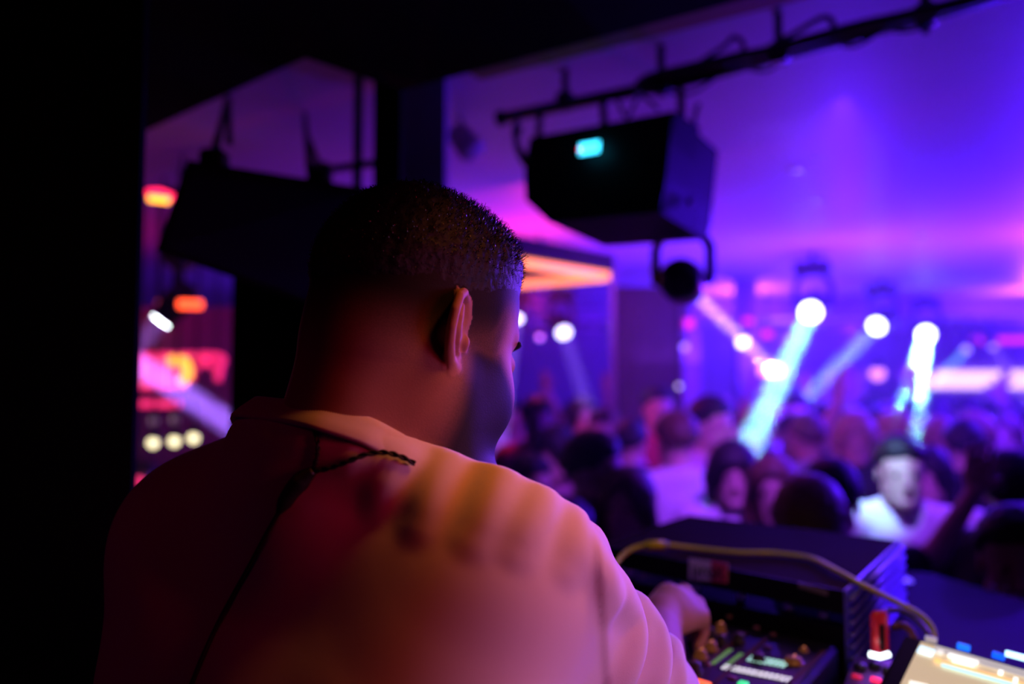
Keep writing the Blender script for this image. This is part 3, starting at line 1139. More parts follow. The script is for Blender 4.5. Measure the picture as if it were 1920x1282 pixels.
along(Aa, Cc, .05, 2.235, 2.325, 'lintel', M['wall_dark'], .02, part)
along(Bb, Cc, .05, 2.235, 2.325, 'lintel', M['wall_dark'], .0, part)
MB().tube([Aa, Cc], .024, 10).build('light_strip', M['led_orange'], part, True)
MB().tube([Bb, Cc + A_([-.03, .01, -.005])], .024, 10).build('light_strip', M['led_orange'], part, True)
along(Aa, Cc, .008, -.30, 2.17, 'pane', M['glass'], 0, part)
along(Bb, Cc, .008, -.30, 2.17, 'pane', M['glass'], 0, part)
bx(MB(), Cc[0] + .005, Cc[0] + .030, 4.27, 4.30, DANCE, 2.235).build('post', M['frame'], part)
along(Aa, Cc, .04, DANCE, -.30, 'bottom_rail', M['frame'], 0, part)
for t, nm in ((Aa * .5 + Cc * .5, 'a'), (Bb * .6 + Cc * .4, 'b')):
    l = light('strip_glow', 'POINT', t + A_([0, -.06, -.08]), (1.0, .02, .06), 0.3, 0.0)


# ---- moving head spots
def beam_light(loc, col, power, dia, aim, spread):
    o = light('spot_beam', 'AREA', loc, col, power, dia, aim)
    o.data.shape = 'DISK'
    o.data.spread = math.radians(spread)
    return o


def moving_head(label, lens_px, d, aim, lens_r, zc, beam=None, lens_m=None, grp='moving head spotlights', angle=1.4, rad=.04, hs=1.0):
    L = W(lens_px[0], lens_px[1], d)
    a = A_(aim) - L
    a /= np.linalg.norm(a)
    r = lens_r
    body = max(r * 1.35, .065) * hs
    hc = L - a * (body * 1.7)
    e = empty('moving_head_light', (hc[0], hc[1], zc), label, 'stage light', grp)
    MB().lathe(hc - a * body * 1.5, a, [(0, body * .35), (body * .25, body * .85), (body * .7, body), (body * 2.0, body * 1.05), (body * 2.6, body * .9),
                                        (body * 3.2, r * 1.12), (body * 3.2 + .004, r * 1.0)], 20).build('lamp_head', M['black_metal'], e, True)
    MB().lathe(L + a * .003, a, [(0, r * .97), (.004, r * .9), (.007, r * .5)], 24).build('lens', lens_m or M['white_lens'], e, True)
    side = np.cross(a, [0, 0, 1.0]); side /= np.linalg.norm(side) + 1e-9
    top = A_([hc[0], hc[1], min(zc - .07, hc[2] + body * 2.4)])
    y = MB()
    for s in (-1, 1):
        y.tube([hc + side * s * body * 1.05, hc + side * s * body * 1.25, hc * .35 + top * .65 + side * s * body * 1.25, top + side * s * body * .8], body * .24, 8)
    y.box(top + A_([0, 0, .01]), (body * 2.4, body * 1.2, .04), math.atan2(side[1], side[0]), bevel=.01)
    y.build('yoke', M['black_metal'], e)
    MB().box(top + A_([0, 0, .05]), (body * 2.5, body * 2.0, .08), math.atan2(side[1], side[0]), bevel=.012).build('base', M['black_metal'], e)
    if zc < CEIL - .1:
        MB().tube([top + A_([0, 0, .05]), (top[0], top[1], CEIL)], .012, 8).build('hanger', M['black_metal'], e)
    elif zc - top[2] > .12:
        MB().tube([top + A_([0, 0, .08]), (top[0], top[1], zc)], .02, 8).build('clamp', M['black_metal'], e)
    if beam:
        col, pw = beam
        beam_light(L + a * .012, col, pw, rad * 2.9, L + a * 3, angle)
    return e


CY = (0.20, 0.80, 1.0)
VI = (0.34, 0.16, 1.0)
BP = 3.0
moving_head('nearest of the glowing white moving heads, its wide cyan beam reaching the dancers', (1520, 585), 5.8, W(1390, 868, 3.6), .075, CEIL, (CY, 8 * BP))
moving_head('second white moving head from the pillar, tilted, with a thin pale beam', (1644, 611), 7.3, W(1492, 765, 6.0), .075, CEIL, ((.25, .45, 1.0), 4 * BP))
moving_head('moving head with the short and brightest cyan beam aimed toward the man in white', (1736, 627), 8.4, W(1680, 880, 3.5), .085, CEIL, ((.35, .9, 1.0), 22 * BP), angle=1.3)
moving_head('small far moving head with a faint cyan beam above the bar', (1812, 655), 10.2, W(1750, 720, 9.7), .05, CEIL, ((.15, .6, 1.0), 3 * BP), M['violet_lens'], angle=2.0)
moving_head('far moving head with a faint violet beam falling to the right near the bar', (1862, 650), 10.6, W(1915, 745, 10.0), .05, CEIL, (VI, 3 * BP), M['violet_lens'], angle=2.0)
moving_head('white round moving head added for a reflection in the glass, with a violet beam', (1057, 623), 6.0, W(1094, 735, 5.3), .055, CEIL, (VI, 20 * BP), angle=2.0, rad=.03)  # this and the next: reflections in the glass, built as real fixtures behind it
moving_head('white moving head added for a reflection, half hidden behind the forehead and nose', (966, 596), 5.6, W(950, 720, 5.3), .055, CEIL, (VI, 200 * BP), angle=2.0, rad=.03)
moving_head('tilted white moving head in the gap between the dark walls', (303, 600), 3.6, W(215, 700, 3.55), .045, CEIL - .3, (VI, 3 * BP), M['lens_hot'], angle=3, rad=.03)
beam_light(W(150, 612, 3.2), (.36, .14, 1.0), 9.0 * BP, .09, W(440, 800, 3.0), 3)
# the near one hanging under the speaker bar
moving_head('black moving head hanging under the big speaker, violet beam to the right', (1290, 538), 2.72, W(1398, 641, 5.2), .036, W(1250, 392, 2.6)[2], (VI, 6 * BP), M['violet_lens'], angle=1.6, rad=.015, hs=1.1)

# ---- pipe with the hung loudspeaker
P0 = W(938, 222, 2.62); P1 = W(1290, 150, 2.30); P2 = W(1760, 22, 1.92); P3 = W(2080, -75, 1.72)
pipe = empty('lighting_pipe', P0, 'black pipe under the ceiling running over the speaker to the upper right', 'pipe')
MB().tube([P0, P1, P2, P3], .020, 12).build('tube', M['black_metal'], pipe, True)
MB().tube([P0 - (P1 - P0) * .012, P0 + (P1 - P0) * .02], .026, 12).build('end_cap', M['black'], pipe, True)
for t_, (x, y, d) in enumerate([(1060, 190, 2.5), (1460, 100, 2.12), (1735, 30, 1.94), (1240, 160, 2.32)]):
    c = W(x, y, d)
    m_ = MB().box(c, (.055, .05, .06), -.5, bevel=.01)
    m_.tube([c, (c[0], c[1], CEIL)], .012, 8)
    if t_ == 2:
        m_.tube([c, c + A_([0, 0, -.045])], .014, 8, True, [.02, .008])
    m_.build('clamp', M['black_metal'], pipe)


def cable(pts, r, m, label, n=8, seg=8, cat='cable', grp=None):
    o = MB().tube(spline(pts, n), r, seg).build('cable', m, None, True)
    return tag(o, label, cat, grp)


CB = mat('cable_rubber', (0.012, 0.011, 0.014), 0.5, noise=.2)
cable([W(1190, 170, 2.36), W(1215, 148, 2.30), W(1290, 128, 2.25), W(1380, 108, 2.15), W(1440, 96, 2.12), W(1500, 80, 2.06), W(1600, 52, 2.0), W(1700, 30, 1.93), W(1800, 5, 1.86), W(1930, -30, 1.8)], .016, CB,
      'thick black cable bundle lashed to the top of the pipe')
cable([W(1310, 118, 2.25), W(1360, 85, 2.2), W(1375, 70, 2.18), W(1392, 80, 2.17), W(1390, 98, 2.16), W(1350, 110, 2.2)], .007, CB, 'small cable loop standing above the pipe, left one')
cable([W(1430, 95, 2.12), W(1490, 62, 2.08), W(1540, 34, 2.04), W(1560, 40, 2.03), W(1555, 60, 2.03), W(1500, 72, 2.06)], .008, CB, 'wide cable loop above the pipe near the top edge')
cable([W(975, 215, 2.58), W(965, 245, 2.5), W(972, 275, 2.42), W(990, 300, 2.36)], .009, CB, 'cable curling down from the end of the pipe to the speaker')
cable([W(1130, 205, 2.42), W(1150, 175, 2.42), W(1175, 220, 2.4), W(1200, 180, 2.4), W(1235, 205, 2.38)], .006, CB, 'thin cable zigzag between pipe and speaker top')
cable([W(1300, 235, 2.28), W(1306, 205, 2.28), W(1311, 195, 2.28)], .007, CB, 'short stub of cable at the right corner of the speaker')
for i, (x0, y0, x1, y1) in enumerate([(1250, 165, 1340, 140), (1400, 122, 1480, 98), (1560, 75, 1650, 52), (1660, 48, 1760, 22)]):
    cable([W(x0, y0 + 8, 2.35 - .13 * i), W((x0 + x1) / 2, (y0 + y1) / 2 + 22, 2.30 - .13 * i), W(x1, y1 + 8, 2.25 - .13 * i)], .005, CB,
          ['sagging cable under the pipe just right of the speaker', 'sagging cable under the middle of the pipe', 'sagging cable under the pipe toward the upper right', 'sagging cable under the pipe beside the last clamp'][i])

# loudspeaker: its outline in its own plane, then extruded
spk = empty('loudspeaker', W(1130, 310, 2.35), 'large black loudspeaker hung on its side from the pipe, cyan display on its back', 'speaker')
fr = [(993, 258, 2.40), (1262, 208, 2.14), (1250, 330, 2.14), (1238, 398, 2.16), (1030, 417, 2.36), (985, 375, 2.42), (983, 320, 2.42)]
back = [W(*q) for q in fr]
dv = A_([.20, .30, -.02])
nB = len(back)
V = back + [q + dv for q in back]
F = [tuple(range(nB))[::-1], tuple(range(nB, 2 * nB))] + [(i, (i + 1) % nB, nB + (i + 1) % nB, nB + i) for i in range(nB)]
cab = MB().add(V, F).build('cabinet', M['black'], spk)
bm_n = A_([-.25, -.9, .1])
q4 = [W(1262, 208, 2.139), W(1306, 236, 2.28), W(1290, 372, 2.30), W(1238, 398, 2.159)]
MB().add(q4 + [q + A_([.012, .01, 0]) for q in q4], [(3, 2, 1, 0), (4, 5, 6, 7), (0, 1, 5, 4), (1, 2, 6, 5), (2, 3, 7, 6), (3, 0, 4, 7)]).build('grille', M['grille'], spk)
dsp = [W(1087, 271, 2.27), W(1124, 265, 2.238), W(1123, 285, 2.236), W(1086, 291, 2.268)]
MB().add(dsp + [q + A_([0, -.006, 0]) for q in dsp], [(3, 2, 1, 0), (4, 5, 6, 7), (0, 1, 5, 4), (1, 2, 6, 5), (2, 3, 7, 6), (3, 0, 4, 7)]).build('display', M['led_cyan'], spk)
MB().sphere(W(1086, 280, 2.255), .004, 6).build('indicator', M['led_red'], spk, True)
for a_, b_ in (((1013, 212, 2.56), (1010, 256, 2.42)), ((1276, 168, 2.3), (1278, 225, 2.2)), ((1130, 190, 2.46), (1133, 235, 2.3))):
    MB().tube([W(*a_), W(*b_)], .012, 8).build('bracket', M['black_metal'], spk)
pts = spline([W(975, 240, 2.5), W(968, 268, 2.46), W(980, 300, 2.43), W(992, 312, 2.42)], 6)
MB().tube(pts, .010, 8).build('handle', M['black_metal'], spk, True)
MB().sphere(W(1293, 377, 2.25), .012, 6).build('knob', M['black_metal'], spk, True)
lb = W(1030, 356, 2.375)
MB().box(lb, (.055, .004, .012), -.7).build('badge', mat('badge_grey', (.12, .11, .11), .5), spk)
hb = W(1240, 422, 2.62)
MB().box(hb, (.16, .12, .10), -.3, bevel=.012).build('adapter', M['black_metal'], spk)

# small ceiling projector spot
sp = empty('ceiling_spotlight', W(870, 235, 2.95), 'small pale grey ceiling spotlight left of the speaker', 'spotlight')
gy = mat('pale_grey_metal', (.35, .33, .33), .5)
a0, a1 = W(855, 245, 2.95), W(893, 292, 2.9)
MB().lathe(a0, a1 - a0, [(0, .03), (.01, .045), (.09, .050), (.12, .052), (.125, .044)], 18).build('lamp_body', gy, sp, True)
MB().tube([W(868, 240, 2.95), W(862, 215, 2.95), (W(862, 215, 2.95)[0], 2.95, CEIL)], .009, 8).build('bracket', gy, sp)
for x, y, d, r in ((1492, 318, 4.2, .022), (1533, 376, 4.6, .020), (1727, 440, 5.2, .026), (1528, 298, 4.1, .012)):
    c = W(x, y, d); c = WZ(x, y, CEIL - .004)
    o = MB().lathe(c, (0, 0, -1), [(0, r * 1.6), (.006, r * 1.5), (.008, r)], 16).build('ceiling_fitting', mat('chrome_ring', (.9, .9, .95), .2, .6), None, True)
    tag(o, {1492: 'round chrome ceiling fitting, the biggest of the three near the bright patch', 1533: 'round chrome ceiling fitting just above the bright ceiling patch', 1727: 'round chrome ceiling fitting farthest right under the ceiling', 1528: 'smallest chrome ceiling fitting right of the biggest one'}[x], 'ceiling fitting')

# ---- hung stage speaker behind the head, its chains and scaffold
sp2 = empty('loudspeaker', W(560, 430, 1.7), 'black hung loudspeaker behind and left of the head', 'speaker')
f4 = [W(292, 470, 1.5), W(700, 612, 1.76), W(700, 354, 1.86), W(352, 300, 1.62)]
bk = [q + A_([.06, .34, .0]) for q in f4]
MB().add(f4 + bk, [(0, 1, 2, 3), (7, 6, 5, 4), (0, 4, 5, 1), (1, 5, 6, 2), (2, 6, 7, 3), (3, 7, 4, 0)]).build('cabinet', M['black'], sp2)
g4 = [f4[0] * .96 + f4[2] * .04, f4[1] * .96 + f4[3] * .04, f4[2] * .96 + f4[0] * .04, f4[3] * .96 + f4[1] * .04]
g5 = [q + A_([-.002, -.008, 0]) for q in g4]
MB().add(g5 + g4, [(0, 1, 2, 3), (7, 6, 5, 4), (0, 4, 5, 1), (1, 5, 6, 2), (2, 6, 7, 3), (3, 7, 4, 0)]).build('grille', M['grille'], sp2)
MB().box(W(402, 303, 1.72), (.055, .05, .05), bevel=.008).build('bracket', M['black_metal'], sp2)
MB().box(W(598, 335, 1.86), (.05, .05, .05), bevel=.008).build('bracket', M['black_metal'], sp2)


def chain(pa, pb, label):
    pa, pb = Vector(pa), Vector(pb)
    n = max(4, int((pb - pa).length / .022))
    mb = MB()
    t = (pb - pa).normalized()
    u = t.orthogonal().normalized(); w = t.cross(u)
    for i in range(n):
        c = pa.lerp(pb, (i + .5) / n)
        s1 = u if i % 2 else w
        loop_ = [c + t * math.cos(k / 10 * 2 * PI) * .015 + s1 * math.sin(k / 10 * 2 * PI) * .008 for k in range(11)]
        mb.tube(loop_, .0035, 5)
    return tag(mb.build('hanging_chain', M['black_metal']), label, 'chain')


chain(WZ(428, 182, CEIL), W(398, 300, 1.72), 'black chain holding the left end of the hung speaker, left strand')
chain(WZ(430, 186, CEIL), W(430, 268, 1.9), 'short black chain strand right beside the left speaker chain')
chain(WZ(572, 212, CEIL), W(580, 322, 1.9), 'black chain holding the right end of the hung speaker')
chain(WZ(574, 250, CEIL - .01), W(606, 330, 1.9), 'second slanting chain strand at the right end of the hung speaker')
sc = empty('scaffold_frame', W(672, 340, 2.3), 'dark scaffold pipe frame beside the black column above the head', 'frame')
q0 = W(672, 180, 2.3)
MB().tube([(q0[0], q0[1], CEIL), (q0[0], q0[1], 0)], .014, 10).build('upright', M['black_metal'], sc, True)
MB().tube([W(585, 322, 2.3), W(700, 306, 2.22)], .011, 10).build('crossbar', M['black_metal'], sc, True)
MB().box(W(600, 328, 2.3), (.07, .05, .07), bevel=.01).build('clamp', M['black_metal'], sc)

# ---- things seen in the gap at the left
def strip(pxs, d, r, m, label, cat='light strip'):
    e = empty('light_strip', W(*pxs[0], d), label, cat)
    MB().tube([W(x, y, d) for x, y in pxs], r, 8).build('tube', m, e, True)
    MB().tube([W(x, y - 1, d + r * 1.6) for x, y in pxs], r * .8, 6).build('mount', M['black_metal'], e)
    q_ = W(*pxs[0], d + r * 1.8)
    MB().tube([q_, (q_[0], q_[1], CEIL)], .006, 6).build('hanger', M['black_metal'], e)
    return e


g = empty('red_ceiling_lamp', W(300, 368, 3.0), 'red and yellow glowing lamp at the top of the left gap', 'lamp')
MB().tube([W(280, 372, 2.98), W(316, 376, 2.98)], .013, 10).build('tube', mat('lamp_yellow_hot', (.9, .7, .2), .4, emit=(1.0, .33, .02), estr=4), g, True)
MB().tube([W(278, 362, 3.05), W(300, 361, 3.05), W(322, 370, 3.05)], .016, 10).build('shade', M['led_red'], g, True)
bx(MB(), g.location[0] - .09, g.location[0] + .09, 3.05, 3.15, W(300, 352, 3.0)[2], W(300, 345, 3.0)[2]).build('mount', M['black_metal'], g)
strip([(336, 570), (378, 571)], 3.4, .020, mat('lamp_orange', (.9, .3, .1), .4, emit=(1.0, .07, .02), estr=3.5), 'short orange red lamp in the left gap above the pink sign', 'lamp')
lamp('string_bulb', 299, 568, 3.8, .016, mat('lamp_dullred', (.6, .1, .1), .4, emit=(.5, .05, .08), estr=1.0), 'dull red bulb above the tilted white moving head')
sg = empty('neon_sign', W(330, 700, 4.6), 'pink neon sign with yellow curve in the left gap', 'sign')
a, b = W(232, 726, 4.62), W(352, 668, 4.62)
bx(MB(), a[0], b[0], 4.62, 4.64, a[2], b[2]).build('panel', mat('sign_pink', (.9, .2, .5), .4, emit=(.95, .12, .42), estr=.9), sg)
MB().tube(spline([W(250, 668, 4.58), W(330, 667, 4.58), W(412, 668, 4.58), W(413, 690, 4.58), W(408, 714, 4.58)], 6), .020, 8).build('tube', M['led_pink'], sg, True)
MB().tube(spline([W(362, 714, 4.58), W(368, 690, 4.58), W(386, 678, 4.58), W(400, 690, 4.58)], 6), .018, 8).build('tube', M['led_pink'], sg, True)
MB().tube(spline([W(318, 676, 4.56), W(345, 678, 4.56), W(352, 700, 4.56), W(340, 718, 4.56)], 6), .026, 8).build('tube', M['led_yellow'], sg, True)
MB().tube([W(246, 726, 4.58), W(340, 727, 4.58)], .012, 8).build('tube', M['led_pink'], sg, True)
strip([(238, 757), (338, 757)], 4.3, .020, M['led_pink'], 'horizontal pink light strip under the neon sign')
strip([(255, 900), (272, 908)], 4.0, .022, M['led_pink'], 'short pink light strip low in the left gap at the shoulder')
for i, (x, y) in enumerate([(287, 830), (327, 827), (363, 821)]):
    lamp('blinder_lamp', x, y, 4.0, .026, mat('blinder_%d' % i, (.9, .9, .8), .4, emit=(1.0, .86, .48), estr=2.4),
         ['leftmost cream round lamp of the lower row in the left gap', 'middle cream round lamp of the lower row in the left gap', 'cream round lamp half hidden by the shoulder'][i], 'cream round lamps')
for i, (x, y) in enumerate([(288, 789), (327, 786)]):
    lamp('blinder_lamp', x, y, 4.1, .022, mat('blinder_dim_%d' % i, (.5, .4, .4), .4, emit=(.5, .25, .4), estr=.35),
         ['dim round lamp above the leftmost cream one', 'dim round lamp above the middle cream one'][i], 'cream round lamps')
for sx in (238, 405):
    q_ = W(sx, 668, 4.60)
    MB().tube([q_, (q_[0], q_[1], CEIL)], .006, 6).build('hanger', M['black_metal'], sg)
struct('wall_gap', bx(MB(), -3.6, -1.2, 5.6, 5.7, DANCE, CEIL - .45), mat('plum_wall', (.30, .10, .22), .6, scale=4, noise=.3))

# ---- haze of the hall
hz = bx(MB(), -4.5, 9.7, 2.35, 13.9, DANCE + .01, CEIL - .005).build('haze', None or mat('tmp', (1, 1, 1)), None)
hm = bpy.data.materials.new('stage_haze')
hm.use_nodes = True
nt = hm.node_tree
nt.nodes.clear()
out = nt.nodes.new('ShaderNodeOutputMaterial')
vs = nt.nodes.new('ShaderNodeVolumeScatter')
vs.inputs['Color'].default_value = (.95, .95, .97, 1)
vs.inputs['Density'].default_value = .026
vs.inputs['Anisotropy'].default_value = .25
nt.links.new(vs.outputs[0], out.inputs['Volume'])
hz.data.materials.clear()
hz.data.materials.append(hm)
tag(hz, 'thin stage haze filling the whole dance hall', 'haze', kind='stuff')
# ================================================================== THE DJ DESK
S = 1.25                                    # height of the mixer's top
DESK = 1.19
desk = empty('dj_desk', (.55, 1.2, 0), 'black desk under the mixer in front of the person', 'desk')
deskp = [(.93, 1.80), (1.02, 1.46), (1.35, .72), (.62, .52), (.28, .90), (-.02, 1.42), (.02, 1.74), (.30, 1.96)]
DM = mat('desk_laminate', (.010, .006, .006), .65, noise=.2, spec=.05)
prism(MB(), deskp, DESK - .04, DESK).build('top', DM, desk)
prism(MB(), [(.88, 1.74), (.97, 1.42), (1.22, .82), (.66, .62), (.36, .95), (.08, 1.42), (.10, 1.68), (.32, 1.88)], .0, DESK - .04).build('cabinet', M['black'], desk)

g1, g2 = WZ(1340, 1282, S), WZ(1440, 1195, S)
mu = (g2 - g1) / np.linalg.norm(g2 - g1)            # away along the faders
mv = A_([mu[1], -mu[0], 0])                          # to the right
MR = Matrix([[mv[0], mu[0], 0], [mv[1], mu[1], 0], [0, 0, 1]])
FRm = WZ(1572, 1208, S)
mw, mdp = .335, .41
mc = FRm - mv * mw / 2 - mu * mdp / 2
mix = empty('dj_mixer', (mc[0], mc[1], DESK), 'black dj mixer with lit meters, knobs and small screens under the right hand', 'mixer')
MB().box((mc[0], mc[1], (S + DESK) / 2 - .001), (mw, mdp, S - DESK), R=MR, bevel=.006).build('body', M['black'], mix)
MB().box((mc[0], mc[1], S), (mw - .012, mdp - .012, .003), R=MR).build('faceplate', mat('faceplate', (.008, .006, .009), .45, noise=.2, spec=.25), mix)
KNO = mat('knob_orange_lit', (.20, .085, .03), .4, .3, emit=(1.0, .28, .08), estr=.05)  # orange light on knobs and pointers, put into colour and faint emission
KND = mat('knob_black', (.03, .025, .03), .35)
RING = mat('screw_dull', (.30, .14, .14), .4, .6)


def knob(px, py, r, h, m_, ring=None):
    c = WZ(px, py, S + h)
    c[2] = S
    k = MB().lathe(c, (0, 0, 1), [(0, r * 1.1), (h * .3, r * 1.1), (h * .35, r * .9), (h * .92, r * .82), (h, r * .66)], 16).build('knob', m_, mix, True)
    MB().box(c + A_([0, 0, h + .0006]) + mu * r * .35, (.0016, r * .8, .0012), R=MR).build('pointer', RING if ring is None else ring, k)


for px, py, r, h, m_ in [(1330, 1176, .008, .015, KND), (1351, 1168, .0075, .015, KNO), (1352, 1190, .008, .014, KND), (1333, 1203, .009, .012, KNO),
                         (1314, 1218, .009, .012, KNO), (1384, 1187, .009, .014, KND), (1488, 1231, .012, .009, KNO), (1507, 1214, .006, .006, KNO),
                         (1300, 1240, .011, .016, KND), (1422, 1225, .009, .01, KND)]:
    knob(px, py, r, h, m_, mat('pointer_orange_lit', (.8, .4, .2), .4, emit=(1, .3, .1), estr=.5) if m_ is KNO else None)
for px, py in [(1367, 1158), (1418, 1179), (1449, 1191), (1327, 1249)]:
    MB().lathe(WZ(px, py, S), (0, 0, 1), [(0, .0045), (.003, .0045), (.004, .003)], 12).build('screw', RING, mix, True)


def pad(name, pxa, pxb, w, h, m_, parent=None, z=S):
    a, b = WZ(*pxa, z), WZ(*pxb, z)
    t = (b - a); L = np.linalg.norm(t); t /= L
    R_ = Matrix([[t[1], t[0], 0], [-t[0], t[1], 0], [0, 0, 1]])
    c = (a + b) / 2
    return MB().box((c[0], c[1], z + h / 2), (w, L, h), R=R_, bevel=min(h * .3, .001)).build(name, m_, parent or mix)


RAIL = mat('fader_rail', (.09, .035, .03), .6, .0, spec=.1)
pad('fader_rail', (1322, 1247), (1398, 1188), .006, .003, RAIL)
pad('fader_rail', (1338, 1284), (1437, 1198), .006, .003, RAIL)
pad('side_rail', (1480, 1284), (1546, 1222), .007, .003, RAIL)
GRN = mat('meter_green', (.2, .6, .05), .4, emit=(.10, .30, .008), estr=.55)
for a_, b_ in (((1335, 1247), (1371, 1219)), ((1356, 1254), (1391, 1227))):
    base_ = pad('level_meter', a_, b_, .0075, .0016, M['black'])
    for i in range(9):
        t0, t1 = i / 9 + .01, (i + 1) / 9 - .015
        pa = (a_[0] + (b_[0] - a_[0]) * t0, a_[1] + (b_[1] - a_[1]) * t0)
        pb = (a_[0] + (b_[0] - a_[0]) * t1, a_[1] + (b_[1] - a_[1]) * t1)
        pad('segment', pa, pb, .0060, .0024, GRN, base_)


def glyph_display(cx, cy, L, Wd, m_, rows, name='display'):
    c = WZ(cx, cy, S)
    o = MB().box((c[0], c[1], S + .001), (L, Wd, .002), R=MR).build(name, M['black'], mix)
    mb = MB()
    for r0 in range(rows):
        x = -L * .46
        while x < L * .44:
            w = rng.uniform(.0022, .0045)
            y = (r0 + .5) / rows * Wd - Wd / 2
            p = c + mv * (x + w / 2) + mu * y
            mb.box((p[0], p[1], S + .0024), (w, Wd / rows * .55, .001), R=MR)
            x += w + .0020
    g_ = mb.build('lit_glyphs', m_, o)
    g_['kind'] = 'stuff'


glyph_display(1440, 1243, .052, .026, mat('glyph_mint', (.6, .9, .8), .4, emit=(.42, .85, .70), estr=1.0), 3)
glyph_display(1418, 1265, .090, .022, mat('glyph_white', (.9, .9, .9), .4, emit=(.8, .8, .82), estr=1.0), 2)
pad('button', (1290, 1280), (1328, 1292), .016, .006, mat('button_orange', (.9, .3, .05), .4, emit=(1.0, .12, .01), estr=1.6))
pad('button', (1385, 1284), (1402, 1288), .010, .005, mat('button_green', (.1, .9, .3), .4, emit=(.05, .9, .25), estr=1.0))
pad('button', (1432, 1214), (1446, 1217), .008, .004, RING)
pad('button', (1366, 1272), (1380, 1276), .008, .004, RING)

# ---- hood (laptop shelf) behind the mixer: top plate, front lip with a sticker, ridged side
hood = empty('laptop_stand', (.5, 1.45, DESK), 'wide black metal stand behind the mixer with a sticker on its front edge', 'stand')
HT = 1.316
FL, FR_, BR_, BL_ = WZ(1122, 1020, HT), WZ(1582, 1106, HT), WZ(1684, 1013, HT), WZ(1292, 965, HT)
HD = mat('stand_powdercoat', (.020, .009, .003), .8, noise=.25, scale=120, spec=.01)


def plate(P, t, name, m_, parent):
    P = [np.array(p) for p in P]
    n = np.cross(P[1] - P[0], P[3] - P[0]); n /= np.linalg.norm(n)
    return MB().hexa([p - n * t for p in P] + P).build(name, m_, parent)


plate([FL, FR_, BR_, BL_], .004, 'top_panel', HD, hood)
dz = lambda p, z: A_([p[0], p[1], z])
fn = np.cross(FR_ - FL, [0, 0, 1]); fn /= np.linalg.norm(fn)
lipt = fn * .003
plate([dz(FL, HT - .034) + lipt, dz(FR_, HT - .034) + lipt, FR_ + lipt, FL + lipt], .004, 'front_lip', M['black'], hood)
inn = fn * -.02
low = [dz(FL, DESK), dz(FR_, DESK), dz(BR_, DESK), dz(BL_, DESK)]
MB().hexa(low + [dz(p, 1.262) for p in (FL, FR_, BR_, BL_)]).build('lower_case', M['black'], hood)
BLUE_LIT = mat('ridged_blue_lit_panel', (.12, .10, .60), .4, .1)  # blue light falling on the stand's side is put into its base colour
sn = np.cross(BR_ - FR_, [0, 0, -1]); sn /= np.linalg.norm(sn)
sn = sn if sn[0] > 0 else -sn
for p, q in ((FR_, BR_),):
    plate([dz(p, DESK + .002) + sn * .004, dz(q, DESK + .002) + sn * .004, q + sn * .004, p + sn * .004], .004, 'side_panel', BLUE_LIT, hood)
    for i in range(7):
        z = DESK + .014 + i * .0165
        a_, b_ = dz(p, z) + sn * .008, dz(q, z) + sn * .008
        MB().tube([a_, b_], .0048, 6).build('ridge', BLUE_LIT, hood, True)
for i in range(6):       # small connectors standing inside the slot
    t = [.12, .3, .42, .60, .78, .9][i]
    c = dz(FL * (1 - t) + FR_ * t, 1.262) - fn * .03
    MB().lathe(c, (0, 0, 1), [(0, .008), (.008, .008), (.010, .006)], 10).build('connector', mat('connector_violet', (.4, .3, .6), .3, .7), hood, True)
# sticker on the lip
st0 = WZ(1292, 1048, HT - .002)


def lip_pt(px, py, off=.006):
    # where the ray of a pixel meets the lip's plane
    r = ray(px, py)
    o = FL + fn * off
    t = ((o - CAM) @ fn) / (r @ fn)
    return CAM + r * t


fn_s = fn if fn[1] < 0 else -fn
sk = [lip_pt(1291, 1086), lip_pt(1364, 1092), lip_pt(1365, 1056), lip_pt(1292, 1046)]
skm = [lip_pt(1334, 1090), lip_pt(1364, 1093), lip_pt(1365, 1056), lip_pt(1334, 1051)]
plate(sk, .001, 'sticker', mat('sticker_white', (.85, .75, .76), .5), hood)
plate([p + fn_s * .0012 for p in skm], .001, 'sticker_red_field', mat('sticker_red', (.75, .08, .12), .5), hood)


def lettering(text, p0, p1, size, m_, parent, up=(0, 0, 1)):
    """text from p0 toward p1 standing on a plane with the given up"""
    c = bpy.data.curves.new('lettering', 'FONT')
    c.body = text
    c.size = size
    c.extrude = .0004
    c.materials.append(m_)
    t_ = bpy.data.objects.new('lettering', c)
    COL.objects.link(t_)
    bpy.context.view_layer.update()
    me_ = bpy.data.meshes.new_from_object(t_.evaluated_get(bpy.context.evaluated_depsgraph_get()))
    bpy.data.objects.remove(t_)
    o = bpy.data.objects.new('lettering', me_)
    COL.objects.link(o)
    x = (Vector(p1) - Vector(p0)).normalized()
    y = Vector(up); y = (y - x * y.dot(x)).normalized()
    z = x.cross(y)
    Mx = Matrix((x, y, z)).transposed().to_4x4()
    Mx.translation = Vector(p0)
    pm = Matrix.Translation(parent.location)
    o.parent = parent
    o.matrix_local = pm.inverted() @ Mx
    return o


lettering('pro', lip_pt(1297, 1078, .0085), lip_pt(1360, 1086, .0085), .030, mat('ink_black', (.02, .015, .02), .6), hood)
lettering('X', lip_pt(1336, 1084, .0095), lip_pt(1362, 1088, .0095), .032, mat('ink_maroon', (.10, .01, .02), .6), hood)
for i in range(7):
    a_ = lip_pt(1500 + i * 8, 1097 + i * 2.3)
    MB().box(a_, (.0055, .001, .008), math.atan2((FR_ - FL)[1], (FR_ - FL)[0])).build('badge_mark', mat('badge_beige', (.22, .17, .15), .5), hood)

